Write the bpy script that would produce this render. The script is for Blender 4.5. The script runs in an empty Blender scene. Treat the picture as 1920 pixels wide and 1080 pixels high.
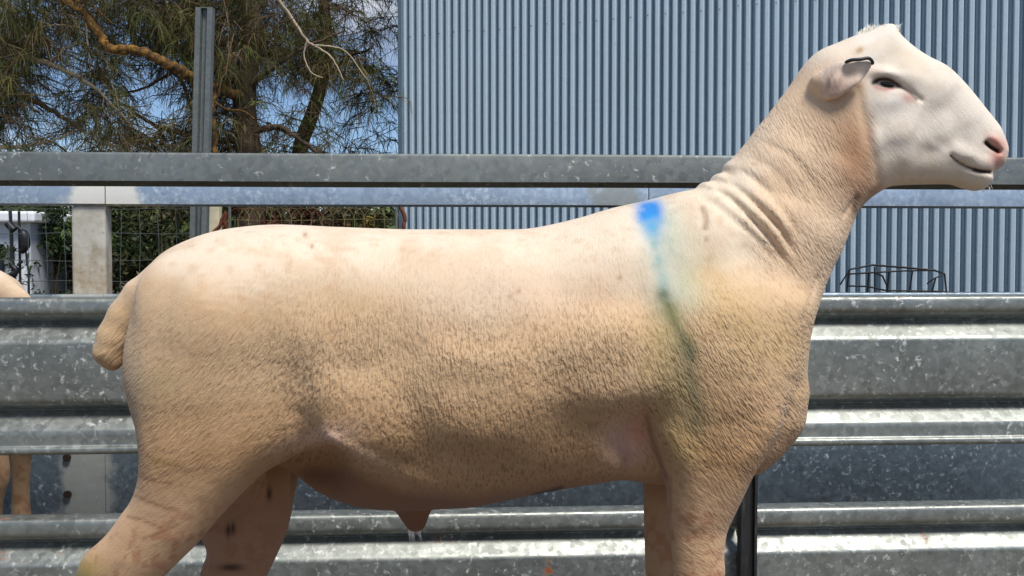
import bpy, math, random
import numpy as np
from mathutils import Vector

random.seed(7)
RNG = np.random.default_rng(11)
scene = bpy.context.scene
C = scene.collection

# ------------------------------------------------------------------ camera
F = 1900.0                      # focal length in photograph pixels (1920 wide)
CH = 0.83                       # camera height
PITCH = math.atan(65.0 / F)     # horizon lies 65 px above the picture centre
cam_d = bpy.data.cameras.new('camera')
cam_d.sensor_width = 36.0
cam_d.lens = 36.0 * F / 1920.0
cam_d.clip_start = 0.05
cam_d.clip_end = 2000.0
cam = bpy.data.objects.new('camera', cam_d)
C.objects.link(cam)
cam.location = (0, 0, CH)
cam.rotation_euler = (math.pi / 2 - PITCH, 0, 0)
scene.camera = cam

# ------------------------------------------------------------------ world, sun, exposure
SUN_EL = math.radians(59)
SUN_AZ = math.radians(148)     # direction the sun stands in, from +Y clockwise
world = bpy.data.worlds.new('World')
scene.world = world
world.use_nodes = True
wn, wl = world.node_tree.nodes, world.node_tree.links
wn.clear()
w_out = wn.new('ShaderNodeOutputWorld')
w_bg = wn.new('ShaderNodeBackground')
w_bg.inputs['Strength'].default_value = 0.10
sky = wn.new('ShaderNodeTexSky')
sky.sky_type = 'NISHITA'
sky.sun_disc = False
sky.sun_elevation = SUN_EL
sky.sun_rotation = SUN_AZ
sky.air_density = 1.0
sky.dust_density = 0.1
sky.ozone_density = 3.0
sky.altitude = 2500.0
# broken cloud over the blue, the same all round the sky
tc = wn.new('ShaderNodeTexCoord')
mp = wn.new('ShaderNodeMapping')
mp.inputs['Scale'].default_value = (1.0, 1.0, 2.6)
cn = wn.new('ShaderNodeTexNoise')
cn.inputs['Scale'].default_value = 3.2
cn.inputs['Detail'].default_value = 7
cn.inputs['Roughness'].default_value = 0.56
cr = wn.new('ShaderNodeValToRGB')
cr.color_ramp.elements[0].position = 0.50
cr.color_ramp.elements[1].position = 0.66
cm = wn.new('ShaderNodeMix')
cm.data_type = 'RGBA'
cm.inputs[7].default_value = (7.0, 7.3, 7.8, 1)
wl.new(tc.outputs['Generated'], mp.inputs['Vector'])
wl.new(mp.outputs['Vector'], cn.inputs['Vector'])
wl.new(cn.outputs['Fac'], cr.inputs['Fac'])
wl.new(cr.outputs['Color'], cm.inputs[0])
wl.new(sky.outputs['Color'], cm.inputs[6])
wl.new(cm.outputs[2], w_bg.inputs['Color'])
wl.new(w_bg.outputs['Background'], w_out.inputs['Surface'])

sun_d = bpy.data.lights.new('sun', 'SUN')
sun_d.energy = 3.4
sun_d.angle = math.radians(18)
sun_d.color = (1.0, 0.97, 0.92)
sun = bpy.data.objects.new('sun', sun_d)
C.objects.link(sun)
sd = Vector((math.sin(SUN_AZ) * math.cos(SUN_EL), math.cos(SUN_AZ) * math.cos(SUN_EL), math.sin(SUN_EL)))
sun.rotation_euler = sd.to_track_quat('Z', 'Y').to_euler()
sun.location = (0, -3, 8)

scene.view_settings.view_transform = 'Standard'
scene.view_settings.look = 'None'
scene.view_settings.gamma = 1.0
scene.view_settings.use_curve_mapping = False
scene.view_settings.exposure = 0.2

# ------------------------------------------------------------------ helpers
def srgb(r, g, b):
    def f(c):
        c /= 255.0
        return c / 12.92 if c <= 0.04045 else ((c + 0.055) / 1.055) ** 2.4
    return np.array([f(r), f(g), f(b)])

def ray(u, v):
    xr, yr = (u - 960.0) / F, (540.0 - v) / F
    s, c = math.sin(PITCH), math.cos(PITCH)
    return Vector((xr, c + yr * s, -s + yr * c))

def at(u, v, Y):
    d = ray(u, v)
    return Vector((0, 0, CH)) + d * (Y / d.y)

def empty(name, loc, label=None, cat=None, group=None):
    o = bpy.data.objects.new(name, None)
    C.objects.link(o)
    o.location = loc
    o.empty_display_size = 0.1
    tag(o, label, cat, group)
    return o

def tag(o, label=None, cat=None, group=None, kind=None):
    if label: o['label'] = label
    if cat: o['category'] = cat
    if group: o['group'] = group
    if kind: o['kind'] = kind
    return o

def mesh_obj(name, verts, faces, mat, parent=None, smooth=False, attrs=None):
    """verts are in world space; a parented part keeps its place"""
    me = bpy.data.meshes.new(name)
    v = np.asarray(verts, dtype=np.float64).reshape(-1, 3)
    if parent is not None:
        v = v - np.array(parent.location)
    if isinstance(faces, np.ndarray):
        n, k = faces.shape
        me.vertices.add(len(v)); me.vertices.foreach_set('co', v.ravel())
        me.loops.add(n * k); me.loops.foreach_set('vertex_index', faces.astype(np.int32).ravel())
        me.polygons.add(n)
        me.polygons.foreach_set('loop_start', np.arange(0, n * k, k, dtype=np.int32))
        me.update(calc_edges=True)
        me.validate()
    else:
        me.from_pydata([tuple(p) for p in v], [], faces)
        me.update()
    if smooth:
        me.polygons.foreach_set('use_smooth', np.ones(len(me.polygons), dtype=bool))
    if attrs:
        for an, (typ, data) in attrs.items():
            a = me.attributes.new(an, typ, 'POINT')
            key = {'FLOAT': 'value', 'FLOAT_COLOR': 'color', 'FLOAT_VECTOR': 'vector'}[typ]
            a.data.foreach_set(key, np.asarray(data, dtype=np.float32).ravel())
    if mat: me.materials.append(mat)
    o = bpy.data.objects.new(name, me)
    C.objects.link(o)
    if parent is not None:
        o.parent = parent
    return o

class MB:
    def __init__(self): self.v, self.f = [], []
    def add(self, vs, fs):
        b = len(self.v)
        self.v += [tuple(p) for p in vs]
        self.f += [tuple(i + b for i in f) for f in fs]
    def box(self, c, d, ex=(1, 0, 0), ey=(0, 1, 0), ez=(0, 0, 1)):
        c, ex, ey, ez = Vector(c), Vector(ex), Vector(ey), Vector(ez)
        vs = []
        for sz in (-.5, .5):
            for sy in (-.5, .5):
                for sx in (-.5, .5):
                    vs.append(c + ex * (sx * d[0]) + ey * (sy * d[1]) + ez * (sz * d[2]))
        self.add(vs, [(0, 2, 3, 1), (4, 5, 7, 6), (0, 1, 5, 4), (2, 6, 7, 3), (0, 4, 6, 2), (1, 3, 7, 5)])
    def tube(self, pts, rads, n=6, cap=True):
        pts = [Vector(p) for p in pts]
        if not hasattr(rads, '__len__'): rads = [rads] * len(pts)
        rings = []
        up = Vector((0.13, 0.31, 0.94)).normalized()
        for i, p in enumerate(pts):
            t = (pts[min(i + 1, len(pts) - 1)] - pts[max(i - 1, 0)]).normalized()
            a = t.cross(up)
            if a.length < 1e-3: a = t.cross(Vector((1, 0, 0)))
            a.normalize(); b = t.cross(a)
            rings.append([p + (a * math.cos(2 * math.pi * k / n) + b * math.sin(2 * math.pi * k / n)) * rads[i] for k in range(n)])
        vs = [q for r in rings for q in r]
        fs = []
        for i in range(len(pts) - 1):
            for k in range(n):
                fs.append((i * n + k, i * n + (k + 1) % n, (i + 1) * n + (k + 1) % n, (i + 1) * n + k))
        if cap:
            fs.append(tuple(range(n - 1, -1, -1)))
            fs.append(tuple((len(pts) - 1) * n + k for k in range(n)))
        self.add(vs, fs)
    def build(self, name, mat, parent=None, smooth=False):
        return mesh_obj(name, self.v, self.f, mat, parent, smooth)

def spline(pts, n=8):
    """Catmull-Rom through points"""
    P = [Vector(p) for p in pts]
    P = [P[0] * 2 - P[1]] + P + [P[-1] * 2 - P[-2]]
    out = []
    for i in range(1, len(P) - 2):
        for k in range(n):
            t = k / n
            a, b, c, d = P[i - 1], P[i], P[i + 1], P[i + 2]
            out.append(0.5 * ((2 * b) + (c - a) * t + (2 * a - 5 * b + 4 * c - d) * t * t + (3 * b - a - 3 * c + d) * t ** 3))
    out.append(P[-2])
    return out

# ---- node material shorthand
class NM:
    def __init__(self, name):
        self.m = bpy.data.materials.new(name)
        self.m.use_nodes = True
        self.n, self.l = self.m.node_tree.nodes, self.m.node_tree.links
        self.p = self.n['Principled BSDF']
    def node(self, t, **kw):
        x = self.n.new(t)
        for k, v in kw.items(): setattr(x, k, v)
        return x
    def link(self, a, b): self.l.new(a, b)
    def coords(self, kind='Object', scale=(1, 1, 1), rot=(0, 0, 0)):
        t = self.node('ShaderNodeTexCoord'); m = self.node('ShaderNodeMapping')
        m.inputs['Scale'].default_value = scale
        m.inputs['Rotation'].default_value = rot
        self.link(t.outputs[kind], m.inputs['Vector'])
        return m.outputs['Vector']
    def noise(self, vec, scale, detail=4, rough=0.55, out='Fac', dist=0.0):
        x = self.node('ShaderNodeTexNoise')
        x.inputs['Scale'].default_value = scale
        x.inputs['Detail'].default_value = detail
        x.inputs['Roughness'].default_value = rough
        x.inputs['Distortion'].default_value = dist
        if vec is not None: self.link(vec, x.inputs['Vector'])
        return x.outputs[out]
    def voronoi(self, vec, scale, out='Color', feature='F1'):
        x = self.node('ShaderNodeTexVoronoi', feature=feature)
        x.inputs['Scale'].default_value = scale
        if vec is not None: self.link(vec, x.inputs['Vector'])
        return x.outputs[out]
    def ramp(self, fac, stops):
        x = self.node('ShaderNodeValToRGB')
        cr = x.color_ramp
        while len(cr.elements) < len(stops): cr.elements.new(0.5)
        for e, (p, c) in zip(cr.elements, stops):
            e.position = p
            if not hasattr(c, '__len__'): c = (c, c, c)
            e.color = (c[0], c[1], c[2], 1)
        self.link(fac, x.inputs['Fac'])
        return x.outputs['Color']
    def mix(self, fac, a, b, blend='MIX'):
        x = self.node('ShaderNodeMix', data_type='RGBA', blend_type=blend)
        for sock, val in ((x.inputs[0], fac), (x.inputs[6], a), (x.inputs[7], b)):
            if hasattr(val, 'links'): self.link(val, sock)
            elif hasattr(val, '__len__'): sock.default_value = (val[0], val[1], val[2], 1)
            else: sock.default_value = val
        return x.outputs[2]
    def math(self, op, a, b=None, c=None, clamp=False):
        x = self.node('ShaderNodeMath', operation=op, use_clamp=clamp)
        for i, val in enumerate((a, b, c)):
            if val is None: continue
            if hasattr(val, 'links'): self.link(val, x.inputs[i])
            else: x.inputs[i].default_value = val
        return x.outputs[0]
    def attr(self, name, out='Fac'):
        x = self.node('ShaderNodeAttribute', attribute_name=name)
        return x.outputs[out]
    def bump(self, h, strength=0.3, dist=0.01, normal=None):
        x = self.node('ShaderNodeBump')
        x.inputs['Distance'].default_value = dist
        if hasattr(strength, 'links'): self.link(strength, x.inputs['Strength'])
        else: x.inputs['Strength'].default_value = strength
        self.link(h, x.inputs['Height'])
        if normal is not None: self.link(normal, x.inputs['Normal'])
        return x.outputs['Normal']
    def done(self, color=None, rough=None, metal=None, normal=None, spec=None):
        for key, val in (('Base Color', color), ('Roughness', rough), ('Metallic', metal), ('Normal', normal), ('Specular IOR Level', spec)):
            if val is None: continue
            s = self.p.inputs[key]
            if hasattr(val, 'links'): self.link(val, s)
            elif hasattr(val, '__len__'): s.default_value = (val[0], val[1], val[2], 1)
            else: s.default_value = val
        return self.m

def flat(name, rgb, rough=0.7, metal=0.0, var=0.15, scale=30):
    k = NM(name)
    c = k.coords()
    n = k.noise(c, scale, 5)
    rgb = np.array(rgb)
    col = k.ramp(n, [(0.3, rgb * (1 - var)), (0.7, np.minimum(rgb * (1 + var), 1))])
    return k.done(col, rough, metal, k.bump(n, 0.15, 0.004))

# ------------------------------------------------------------------ galvanised steel
def galv(name, dark, light, oxide, rough=(0.34, 0.6), metal=0.75, spangle=75, rust=0.0, paint=None, ox_amt=(0.56, 0.70)):
    k = NM(name)
    geo = k.node('ShaderNodeNewGeometry').outputs['Position']
    vc = k.voronoi(geo, spangle)
    sep = k.node('ShaderNodeSeparateColor'); k.link(vc, sep.inputs['Color'])
    warp = k.noise(geo, 26, 5, 0.6)
    base = k.mix(k.math('ADD', k.math('MULTIPLY', sep.outputs[0], 0.35), k.math('MULTIPLY', warp, 0.4)), dark, light)
    big = k.noise(geo, 5.0, 4, 0.6)
    base = k.mix(k.ramp(big, [(0.35, 0.0), (0.7, 0.55)]), base, (np.array(dark) * 0.75))
    # white oxide flecks
    fl = k.noise(geo, 70, 5, 0.62, dist=.35)
    flm = k.ramp(fl, [(ox_amt[0], 0.0), (ox_amt[1], 1.0)])
    zone = k.ramp(k.noise(geo, 7.5, 3, 0.5), [(0.36, 0.12), (0.62, 1.0)])
    flm2 = k.math('MULTIPLY', flm, zone)
    col = k.mix(flm2, base, oxide)
    r = k.ramp(k.math('ADD', k.math('MULTIPLY', warp, 0.6), k.math('MULTIPLY', sep.outputs[1], 0.4)), [(0.25, rough[0]), (0.75, rough[1])])
    met = k.math('SUBTRACT', metal, k.math('MULTIPLY', flm2, 0.45))
    if rust:
        rn = k.noise(geo, 9.0, 6, 0.7)
        rm = k.ramp(rn, [(0.70 - rust * 0.12, 0.0), (0.76 - rust * 0.1, 1.0)])
        col = k.mix(rm, col, srgb(150, 88, 48))
        met = k.math('SUBTRACT', met, rm, clamp=True)
    if paint:
        for (px, hw, strength, pc) in paint:
            sx = k.node('ShaderNodeSeparateXYZ'); k.link(geo, sx.inputs[0])
            dx = k.math('ABSOLUTE', k.math('SUBTRACT', sx.outputs[0], px))
            e = k.math('ADD', dx, k.math('MULTIPLY', k.math('SUBTRACT', k.noise(geo, 22, 3), 0.5), hw * 1.3))
            pm = k.ramp(k.math('DIVIDE', e, hw * 2), [(0.40, strength), (0.62, 0.0)])
            col = k.mix(pm, col, pc)
            met = k.math('MULTIPLY', met, k.math('SUBTRACT', 1.0, k.math('MULTIPLY', pm, 0.85)))
    nrm = k.bump(k.math('ADD', k.noise(geo, 9, 3), k.math('MULTIPLY', fl, 0.10)), 0.25, 0.006)
    return k.done(col, r, met, nrm)

M = {}
M['galv_near'] = galv('galvanised_sheet', srgb(128, 131, 125), srgb(190, 192, 184), srgb(230, 230, 222), rust=0.45)
M['galv_rail'] = galv('galvanised_rail', srgb(122, 125, 121), srgb(164, 167, 161), srgb(216, 217, 210), ox_amt=(0.60, 0.72), rough=(0.4, 0.62))
M['galv_post'] = galv('galvanised_post', metal=.45, dark=srgb(108, 112, 108), light=srgb(146, 150, 146), oxide=srgb(195, 202, 200), ox_amt=(0.66, 0.78))

# ------------------------------------------------------------------ ground
def ground():
    n = 60
    xs = np.concatenate([[-900, -300, -100], np.linspace(-30, 30, n), [100, 300, 900]])
    ys = np.concatenate([[-900, -300, -100], np.linspace(-25, 45, n), [120, 300, 900]])
    X, Y = np.meshgrid(xs, ys, indexing='ij')
    Z = np.zeros_like(X)
    v = np.stack([X, Y, Z], -1).reshape(-1, 3)
    a, b = len(xs), len(ys)
    idx = np.arange(a * b).reshape(a, b)
    f = np.stack([idx[:-1, :-1], idx[1:, :-1], idx[1:, 1:], idx[:-1, 1:]], -1).reshape(-1, 4)
    k = NM('yard_dirt')
    c = k.coords('Object')
    n1 = k.noise(c, 1.2, 6, 0.6); n2 = k.noise(c, 24, 5, 0.6)
    col = k.mix(n2, k.ramp(n1, [(0.3, srgb(98, 86, 70)), (0.7, srgb(122, 108, 88))]), srgb(80, 68, 54))
    mat = k.done(col, 0.95, 0, k.bump(n2, 0.6, 0.02))
    o = mesh_obj('ground', v, f, mat)
    tag(o, kind='structure')
ground()

# ------------------------------------------------------------------ yard fences
FA = math.atan(1 / 16.5)        # the fence runs slightly away to the right
FD = Vector((math.cos(FA), math.sin(FA), 0))
FN = Vector((math.sin(FA), -math.cos(FA), 0))     # towards the camera
D1, D2 = 2.30, 3.06
DZ = CH - 0.80
def fence_pt(d0, s, out, z):
    return Vector((0, d0, 0)) + FD * s + FN * out + Vector((0, 0, max(z + DZ, 0.0)))

def s_at(d0, u):
    """run along the fence where picture column u meets it"""
    x = (u - 960) / F
    Y = d0 / (1 - math.tan(FA) * x)
    return x * Y / math.cos(FA)

def extrude(name, prof, d0, s0, s1, mat, parent, smooth_ang=None, seg=14, closed=False, wob=0.0, thick=0.003, rnd=None):
    """prof: list of (out, z); a sheet with real thickness, run along the fence"""
    P = [np.array(p, float) for p in prof]
    if not closed:
        nrm = []
        for i in range(len(P)):
            t = P[min(i + 1, len(P) - 1)] - P[max(i - 1, 0)]
            t /= np.linalg.norm(t)
            nrm.append(np.array([t[1], -t[0]]))
        loop = P + [P[i] + nrm[i] * thick for i in range(len(P) - 1, -1, -1)]
    else:
        loop = P
    n = len(loop)
    ss = np.linspace(s0, s1, seg + 1)
    verts, faces = [], []
    ph = (rnd or random).random() * 6
    for j, s in enumerate(ss):
        for (o, z) in loop:
            w = wob * (math.sin(s * 2.3 + ph + z * 5) + 0.6 * math.sin(s * 5.1 + 2 * ph + z * 9))
            verts.append(fence_pt(d0, s, o + w, z + 0.4 * w))
    for j in range(seg):
        for i in range(n):
            k = (i + 1) % n
            faces.append((j * n + i, (j + 1) * n + i, (j + 1) * n + k, j * n + k))
    faces.append(tuple(range(n)))
    faces.append(tuple(seg * n + i for i in range(n - 1, -1, -1)))
    o = mesh_obj(name, verts, faces, mat, parent)
    return o

def bevelpath(pts, r, n=4):
    """round the corners of an open polyline"""
    out = [np.array(pts[0], float)]
    for i in range(1, len(pts) - 1):
        a, b, c = (np.array(q, float) for q in (pts[i - 1], pts[i], pts[i + 1]))
        r1 = min(r, 0.45 * np.linalg.norm(a - b), 0.45 * np.linalg.norm(c - b))
        p = b + (a - b) / np.linalg.norm(a - b) * r1
        q = b + (c - b) / np.linalg.norm(c - b) * r1
        for k in range(n + 1):
            t = k / n
            out.append((1 - t) ** 2 * p + 2 * t * (1 - t) * b + t * t * q)
    out.append(np.array(pts[-1], float))
    return out

def shade_auto(o, ang=40):
    me = o.data
    me.polygons.foreach_set('use_smooth', np.ones(len(me.polygons), dtype=bool))
    try:
        me.set_sharp_from_angle(angle=math.radians(ang))
    except Exception:
        pass

def railprof(out0, out1, z0, z1, t=.004):
    """roll-formed capping rail: an upside-down channel, open underneath"""
    r = .007
    pts = []
    for (cx, cz, a0) in ((out1 - r, z1 - r, 0), (out0 + r, z1 - r, 90)):
        for k in range(4):
            a = math.radians(a0 + 90 * k / 3)
            pts.append((cx + r * math.cos(a), cz + r * math.sin(a)))
    return pts + [(out0, z0), (out0 + t, z0), (out0 + t, z1 - t), (out1 - t, z1 - t), (out1 - t, z0), (out1, z0)]

def rrect(out0, out1, z0, z1, r, n=4):
    pts = []
    for (cx, cz, a0) in ((out1 - r, z1 - r, 0), (out0 + r, z1 - r, 90), (out0 + r, z0 + r, 180), (out1 - r, z0 + r, 270)):
        for k in range(n + 1):
            a = math.radians(a0 + 90 * k / n)
            pts.append((cx + r * math.cos(a), cz + r * math.sin(a)))
    return pts

SHEET_TOP = [(-0.062, .690), (-0.060, .700), (0.0, .701), (0.002, .664), (-0.034, .644), (-0.030, .642), (0.006, .607), (0.010, .600),
             (0.010, .467), (-0.030, .449), (-0.026, .446), (0.012, .409), (0.014, .400), (0.014, .374), (0.022, .371), (0.023, .359), (0.012, .354), (0.000, .356)]
SHEET_LOW = [(-0.060, .196), (-0.058, .2065), (0.0, .2075), (0.002, .166), (-0.034, .150), (-0.030, .147), (0.006, .112), (0.010, .105), (0.010, .012)]

def near_fence():
    r = empty('yard_fence', fence_pt(D1, 0, 0, 0), 'galvanised yard fence of ribbed steel sheets and thick top rail right behind the big ram', 'fence')
    o = extrude('top_rail', railprof(-0.185, 0.012, .960, 1.023), D1, s_at(D1, -500), s_at(D1, 2500), M['galv_rail'], r, closed=True, seg=40, wob=0.0012); shade_auto(o, 24)
    sj = s_at(D1, 1400)
    for a, b in ((s_at(D1, -500), sj - .012), (sj + .012, s_at(D1, 2500))):
        o = extrude('ribbed_sheet', bevelpath(SHEET_TOP, .012), D1, a, b, M['galv_near'], r, seg=30, wob=0.0014); shade_auto(o, 50)
        o = extrude('ribbed_sheet', bevelpath(SHEET_LOW, .012), D1, a, b, M['galv_near'], r, seg=30, wob=0.0014); shade_auto(o, 50)
    # dark upright where the sheets meet
    k = NM('dark_worn_steel')
    c = k.coords('Object', (8, 8, 1.2))
    n = k.noise(c, 9, 5, 0.65)
    dm = k.done(k.ramp(n, [(0.3, srgb(34, 34, 34)), (0.6, srgb(66, 66, 64)), (0.8, srgb(118, 116, 110))]), 0.5, 0.5, k.bump(n, 0.3, 0.003))
    M['dark_steel'] = dm
    o = extrude('upright_post', rrect(0.0, 0.05, 0, 1, .004), D1, 0, 0.01, dm, r, closed=True, seg=1)
    bpy.data.objects.remove(o)
    mb = MB()
    z0, z1 = 0.0, 0.78
    for (a, w, o0, o1) in ((0, .030, .026, .050), (-.014, .010, .026, .058), (.0145, .006, .026, .060)):
        mb.box(fence_pt(D1, sj - .006 + a, (o0 + o1) / 2, (z0 + z1) / 2), (w, o1 - o0, z1 - z0), FD, FN)
    p = mb.build('upright_post', dm, r); 
    # end posts that carry the rail
    for u in (-480, 2460):
        s = s_at(D1, u)
        mb = MB(); mb.box(fence_pt(D1, s, -.06, .487), (.06, .05, .975), FD, FN)
        mb.build('post', M['galv_post'], r)
    for u in (640,):
        s = s_at(D1, u)
        mb = MB(); mb.box(fence_pt(D1, s, -.095, .475), (.06, .05, .95), FD, FN)
    return r
near_fence()

def far_fence():
    r = empty('yard_fence', fence_pt(D2, 0, 0, 0), 'second galvanised yard fence with bluish lower rail and whitish square post, beyond the race', 'fence')
    j1, j2 = s_at(D2, 199), s_at(D2, 1216)
    x1 = fence_pt(D2, j1, 0, 0).x; x2 = fence_pt(D2, j2, 0, 0).x
    rail = galv('galvanised_rail_far', srgb(168, 184, 198), srgb(205, 219, 231), srgb(226, 234, 240), ox_amt=(0.50, 0.75), rough=(0.38, .55),
                paint=[(x1 + .0, .095, 1.0, srgb(225, 222, 212)), (x2 - .10, .07, .8, srgb(150, 152, 146))])
    cuts = [s_at(D2, -600), j1, j2, s_at(D2, 2600)]
    for a, b in zip(cuts[:-1], cuts[1:]):
        o = extrude('top_rail', railprof(-0.16, 0.0, .9455, 1.010), D2, a + .0015, b - .0015, rail, r, closed=True, seg=20, wob=0.001); shade_auto(o, 24)
    # posts painted with pale zinc paint
    k = NM('zinc_painted_post')
    geo = k.node('ShaderNodeNewGeometry').outputs['Position']
    sx = k.node('ShaderNodeSeparateXYZ'); k.link(geo, sx.inputs[0])
    n = k.noise(geo, 14, 6, 0.65); n2 = k.noise(geo, 60, 4, 0.6)
    col = k.ramp(n, [(0.3, srgb(168, 162, 148)), (0.6, srgb(206, 202, 190))])
    band = k.ramp(k.math('ADD', sx.outputs[2], k.math('MULTIPLY', k.math('SUBTRACT', n, .5), .25)), [(0.66, 0.0), (0.73, 0.9), (0.78, 0.75), (0.86, 0.0)])
    col = k.mix(k.math('MULTIPLY', band, k.ramp(n2, [(0.35, 0.2), (0.6, 0.75)])), col, srgb(168, 140, 100))
    col = k.mix(k.ramp(n2, [(0.62, 0.0), (0.75, 0.6)]), col, srgb(120, 112, 98))
    pm = k.done(col, 0.6, 0.1, k.bump(n2, 0.25, 0.003))
    for j in (j1 - .053, j2 - .053):
        prof_s = j
        mb = MB()
        mb.box(fence_pt(D2, prof_s, -.04, .470 - DZ / 2), (.099, .062, .940 + DZ), FD, FN)
        o = mb.build('post', pm, r)
        bv = o.modifiers.new('bevel', 'BEVEL'); bv.width = .008; bv.segments = 3
    sheet = [(-0.005, .680), (0.03, .681), (0.032, .640), (0.0, .62), (0.004, .618), (0.036, .585), (0.036, .44), (0.0, .42), (0.004, .418), (.036, .38), (.036, .345)]
    lowsheet = [(0.0, .335), (0.028, .336), (0.03, .30), (0.0, .284), (.004, .282), (.03, .25), (.032, .245), (.032, -.02)]
    fm = galv('galvanised_sheet_far', srgb(112, 124, 132), srgb(164, 178, 188), srgb(196, 206, 212), rough=(.4, .62),
              paint=[(x1 - .05, .07, .8, srgb(165, 166, 160))])
    for a, b in zip(cuts[:-1], cuts[1:]):
        for pr in (sheet, lowsheet):
            o = extrude('ribbed_sheet', bevelpath(pr, .01), D2, a + .001, b - .001, fm, r, seg=12, wob=0.001); shade_auto(o, 50)
    # bolt holes / heads by the joint, with rust around them
    bm = flat('bolt_rust', srgb(52, 40, 34), 0.7, 0.4)
    for v in (880, 950):
        p = at(129, v, D2 - .2)
        s = s_at(D2, 129)
        z = CH - (v - 475) / F * (D2 / (1 - math.tan(FA) * (129 - 960) / F) - .04)
        mb = MB(); c0 = fence_pt(D2, s, .031, z); c1 = fence_pt(D2, s, .042, z)
        mb.tube([c0, c1], .011, 10)
        mb.build('bolt', bm, r)
far_fence()

# ------------------------------------------------------------------ corrugated shed
def shed():
    D, K = 9.16, 0.417
    wd = Vector((1, -K, 0)).normalized()           # along the wall to the right
    wn_ = Vector((-K, -1, 0)).normalized()         # out of the wall
    def wp(u):                                      # wall foot in picture column u
        x = (u - 960) / F
        Y = D / (1 + K * x)
        return Vector((x * Y, Y, 0))
    A = wp(752)
    r = empty('corrugated_shed', A, 'tall shed clad in blue-grey corrugated steel beside the trees', 'shed')
    k = NM('corrugated_steel')
    geo = k.node('ShaderNodeNewGeometry').outputs['Position']
    n = k.noise(geo, 120, 3, 0.6); n2 = k.noise(geo, 1.3, 3)
    n3 = k.noise(geo, 22, 3, .6)
    col = k.mix(k.ramp(n, [(0.35, 0.0), (0.65, 1.0)]), srgb(188, 206, 216), srgb(214, 228, 236))
    col = k.mix(k.ramp(n2, [(0.3, 0.0), (0.7, 0.45)]), col, srgb(196, 208, 214))
    col = k.mix(k.ramp(n3, [(0.62, 0.0), (0.8, 0.35)]), col, srgb(140, 150, 156))
    cm_ = k.done(col, k.ramp(n, [(0.3, .34), (0.7, .5)]), 0.3, k.bump(n3, .12, .004))
    PITCHM = 0.076
    H = 4.6
    nw = 10                                         # corrugations per sheet
    sub = 26
    per = np.linspace(0, nw, nw * sub + 1)
    # broad crest, narrow valley sunk extra deep so it shades to dark stripes
    ph = per * 2 * math.pi
    dep = -0.105 * (0.5 - 0.5 * np.tanh((np.cos(ph) + 0.20) * 4.6))
    verts0 = [(p * PITCHM, d) for p, d in zip(per, dep)]
    nsheet = 13
    screw = MB()
    for i in range(nsheet):
        off = i * nw * PITCHM + 0.035
        vs, fs = [], []
        lift = 0.0012 * (i % 2)
        zs = [0.05, H]
        for z in zs:
            for (a, d) in verts0:
                vs.append(A + wd * (a + off) + wn_ * (d + lift) + Vector((0, 0, z)))
        m = len(verts0)
        for q in range(m - 1):
            fs.append((q, q + 1, m + q + 1, m + q))
        o = mesh_obj('wall_sheet', vs, fs, cm_, r, smooth=True)
        for zz in (0.35, 1.45, 2.85, 4.2):
            for q in range(1, nw, 2):
                c = A + wd * (q * PITCHM + PITCHM * .0 + off) + Vector((0, 0, zz + .01 * math.sin(q * 3 + i)))
                screw.tube([c + wn_ * .012, c + wn_ * .019], .006, 6)
    o = screw.build('wall_screws', M['galv_post'], r); tag(o, kind='stuff')
    L = nsheet * nw * PITCHM + .035
    # corner flashing
    mb = MB()
    mb.box(A + wd * .012 + wn_ * .012 + Vector((0, 0, H / 2 + .02)), (.05, .035, H - .02), wd, wn_)
    fmat = flat('corner_flashing_paint', srgb(120, 138, 148), 0.45, 0.5, .08)
    o = mb.build('corner_flashing', fmat, r)
    o.modifiers.new('bevel', 'BEVEL').width = .006
    back = Vector((-wn_.x, -wn_.y, 0))
    dk = flat('shed_side_steel', srgb(96, 112, 122), 0.5, 0.4)
    mb = MB()
    mb.box(A + wd * .02 + back * 3.05 + Vector((0, 0, H / 2)), (.03, 6.0, H), wd, wn_)
    mb.build('side_wall', dk, r)
    mb = MB()
    mb.box(A + wd * (L - .02) + back * 3.05 + Vector((0, 0, H / 2)), (.03, 6.0, H), wd, wn_)
    mb.build('side_wall', dk, r)
    mb = MB()
    mb.box(A + wd * L / 2 + back * 6.07 + Vector((0, 0, H / 2)), (L, .03, H), wd, wn_)
    mb.build('back_wall', dk, r)
    mb = MB()
    ez = (Vector((0, 0, 1)) + back * -.12).normalized(); ey = (wn_ + Vector((0, 0, -.12))).normalized()
    mb.box(A + wd * L / 2 + back * 3.0 + Vector((0, 0, H + .42)), (L + .3, 6.5, .05), wd, ey, ez)
    mb.build('roof', cm_, r)
    return wp
wall_pt = shed()

# ------------------------------------------------------------------ the ram (one continuous surface grown from a field)
RY = 1.62                                        # depth of its middle plane
PXM = F / RY                                     # picture pixels per metre there

def vnoise(x, y, z=None, seed=0):
    """smooth value noise"""
    if z is None: z = np.zeros_like(x)
    tab = np.random.default_rng(seed).random(4096).astype(np.float32)
    xi, yi, zi = np.floor(x).astype(np.int64), np.floor(y).astype(np.int64), np.floor(z).astype(np.int64)
    fx, fy, fz = x - xi, y - yi, z - zi
    sx, sy, sz = (q * q * (3 - 2 * q) for q in (fx, fy, fz))
    def h(a, b, c): return tab[(a * 73856093 ^ b * 19349663 ^ c * 83492791) & 4095]
    o = 0
    for dx in (0, 1):
        for dy in (0, 1):
            for dz in (0, 1):
                w = (sx if dx else 1 - sx) * (sy if dy else 1 - sy) * (sz if dz else 1 - sz)
                o = o + w * h(xi + dx, yi + dy, zi + dz)
    return o
def fbm(x, y, z=None, oct=4, seed=0):
    o, a, t = 0, 1.0, 0
    for i in range(oct):
        o = o + a * vnoise(x * 2 ** i, y * 2 ** i, None if z is None else z * 2 ** i, seed + i); t += a; a *= .5
    return o / t
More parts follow.
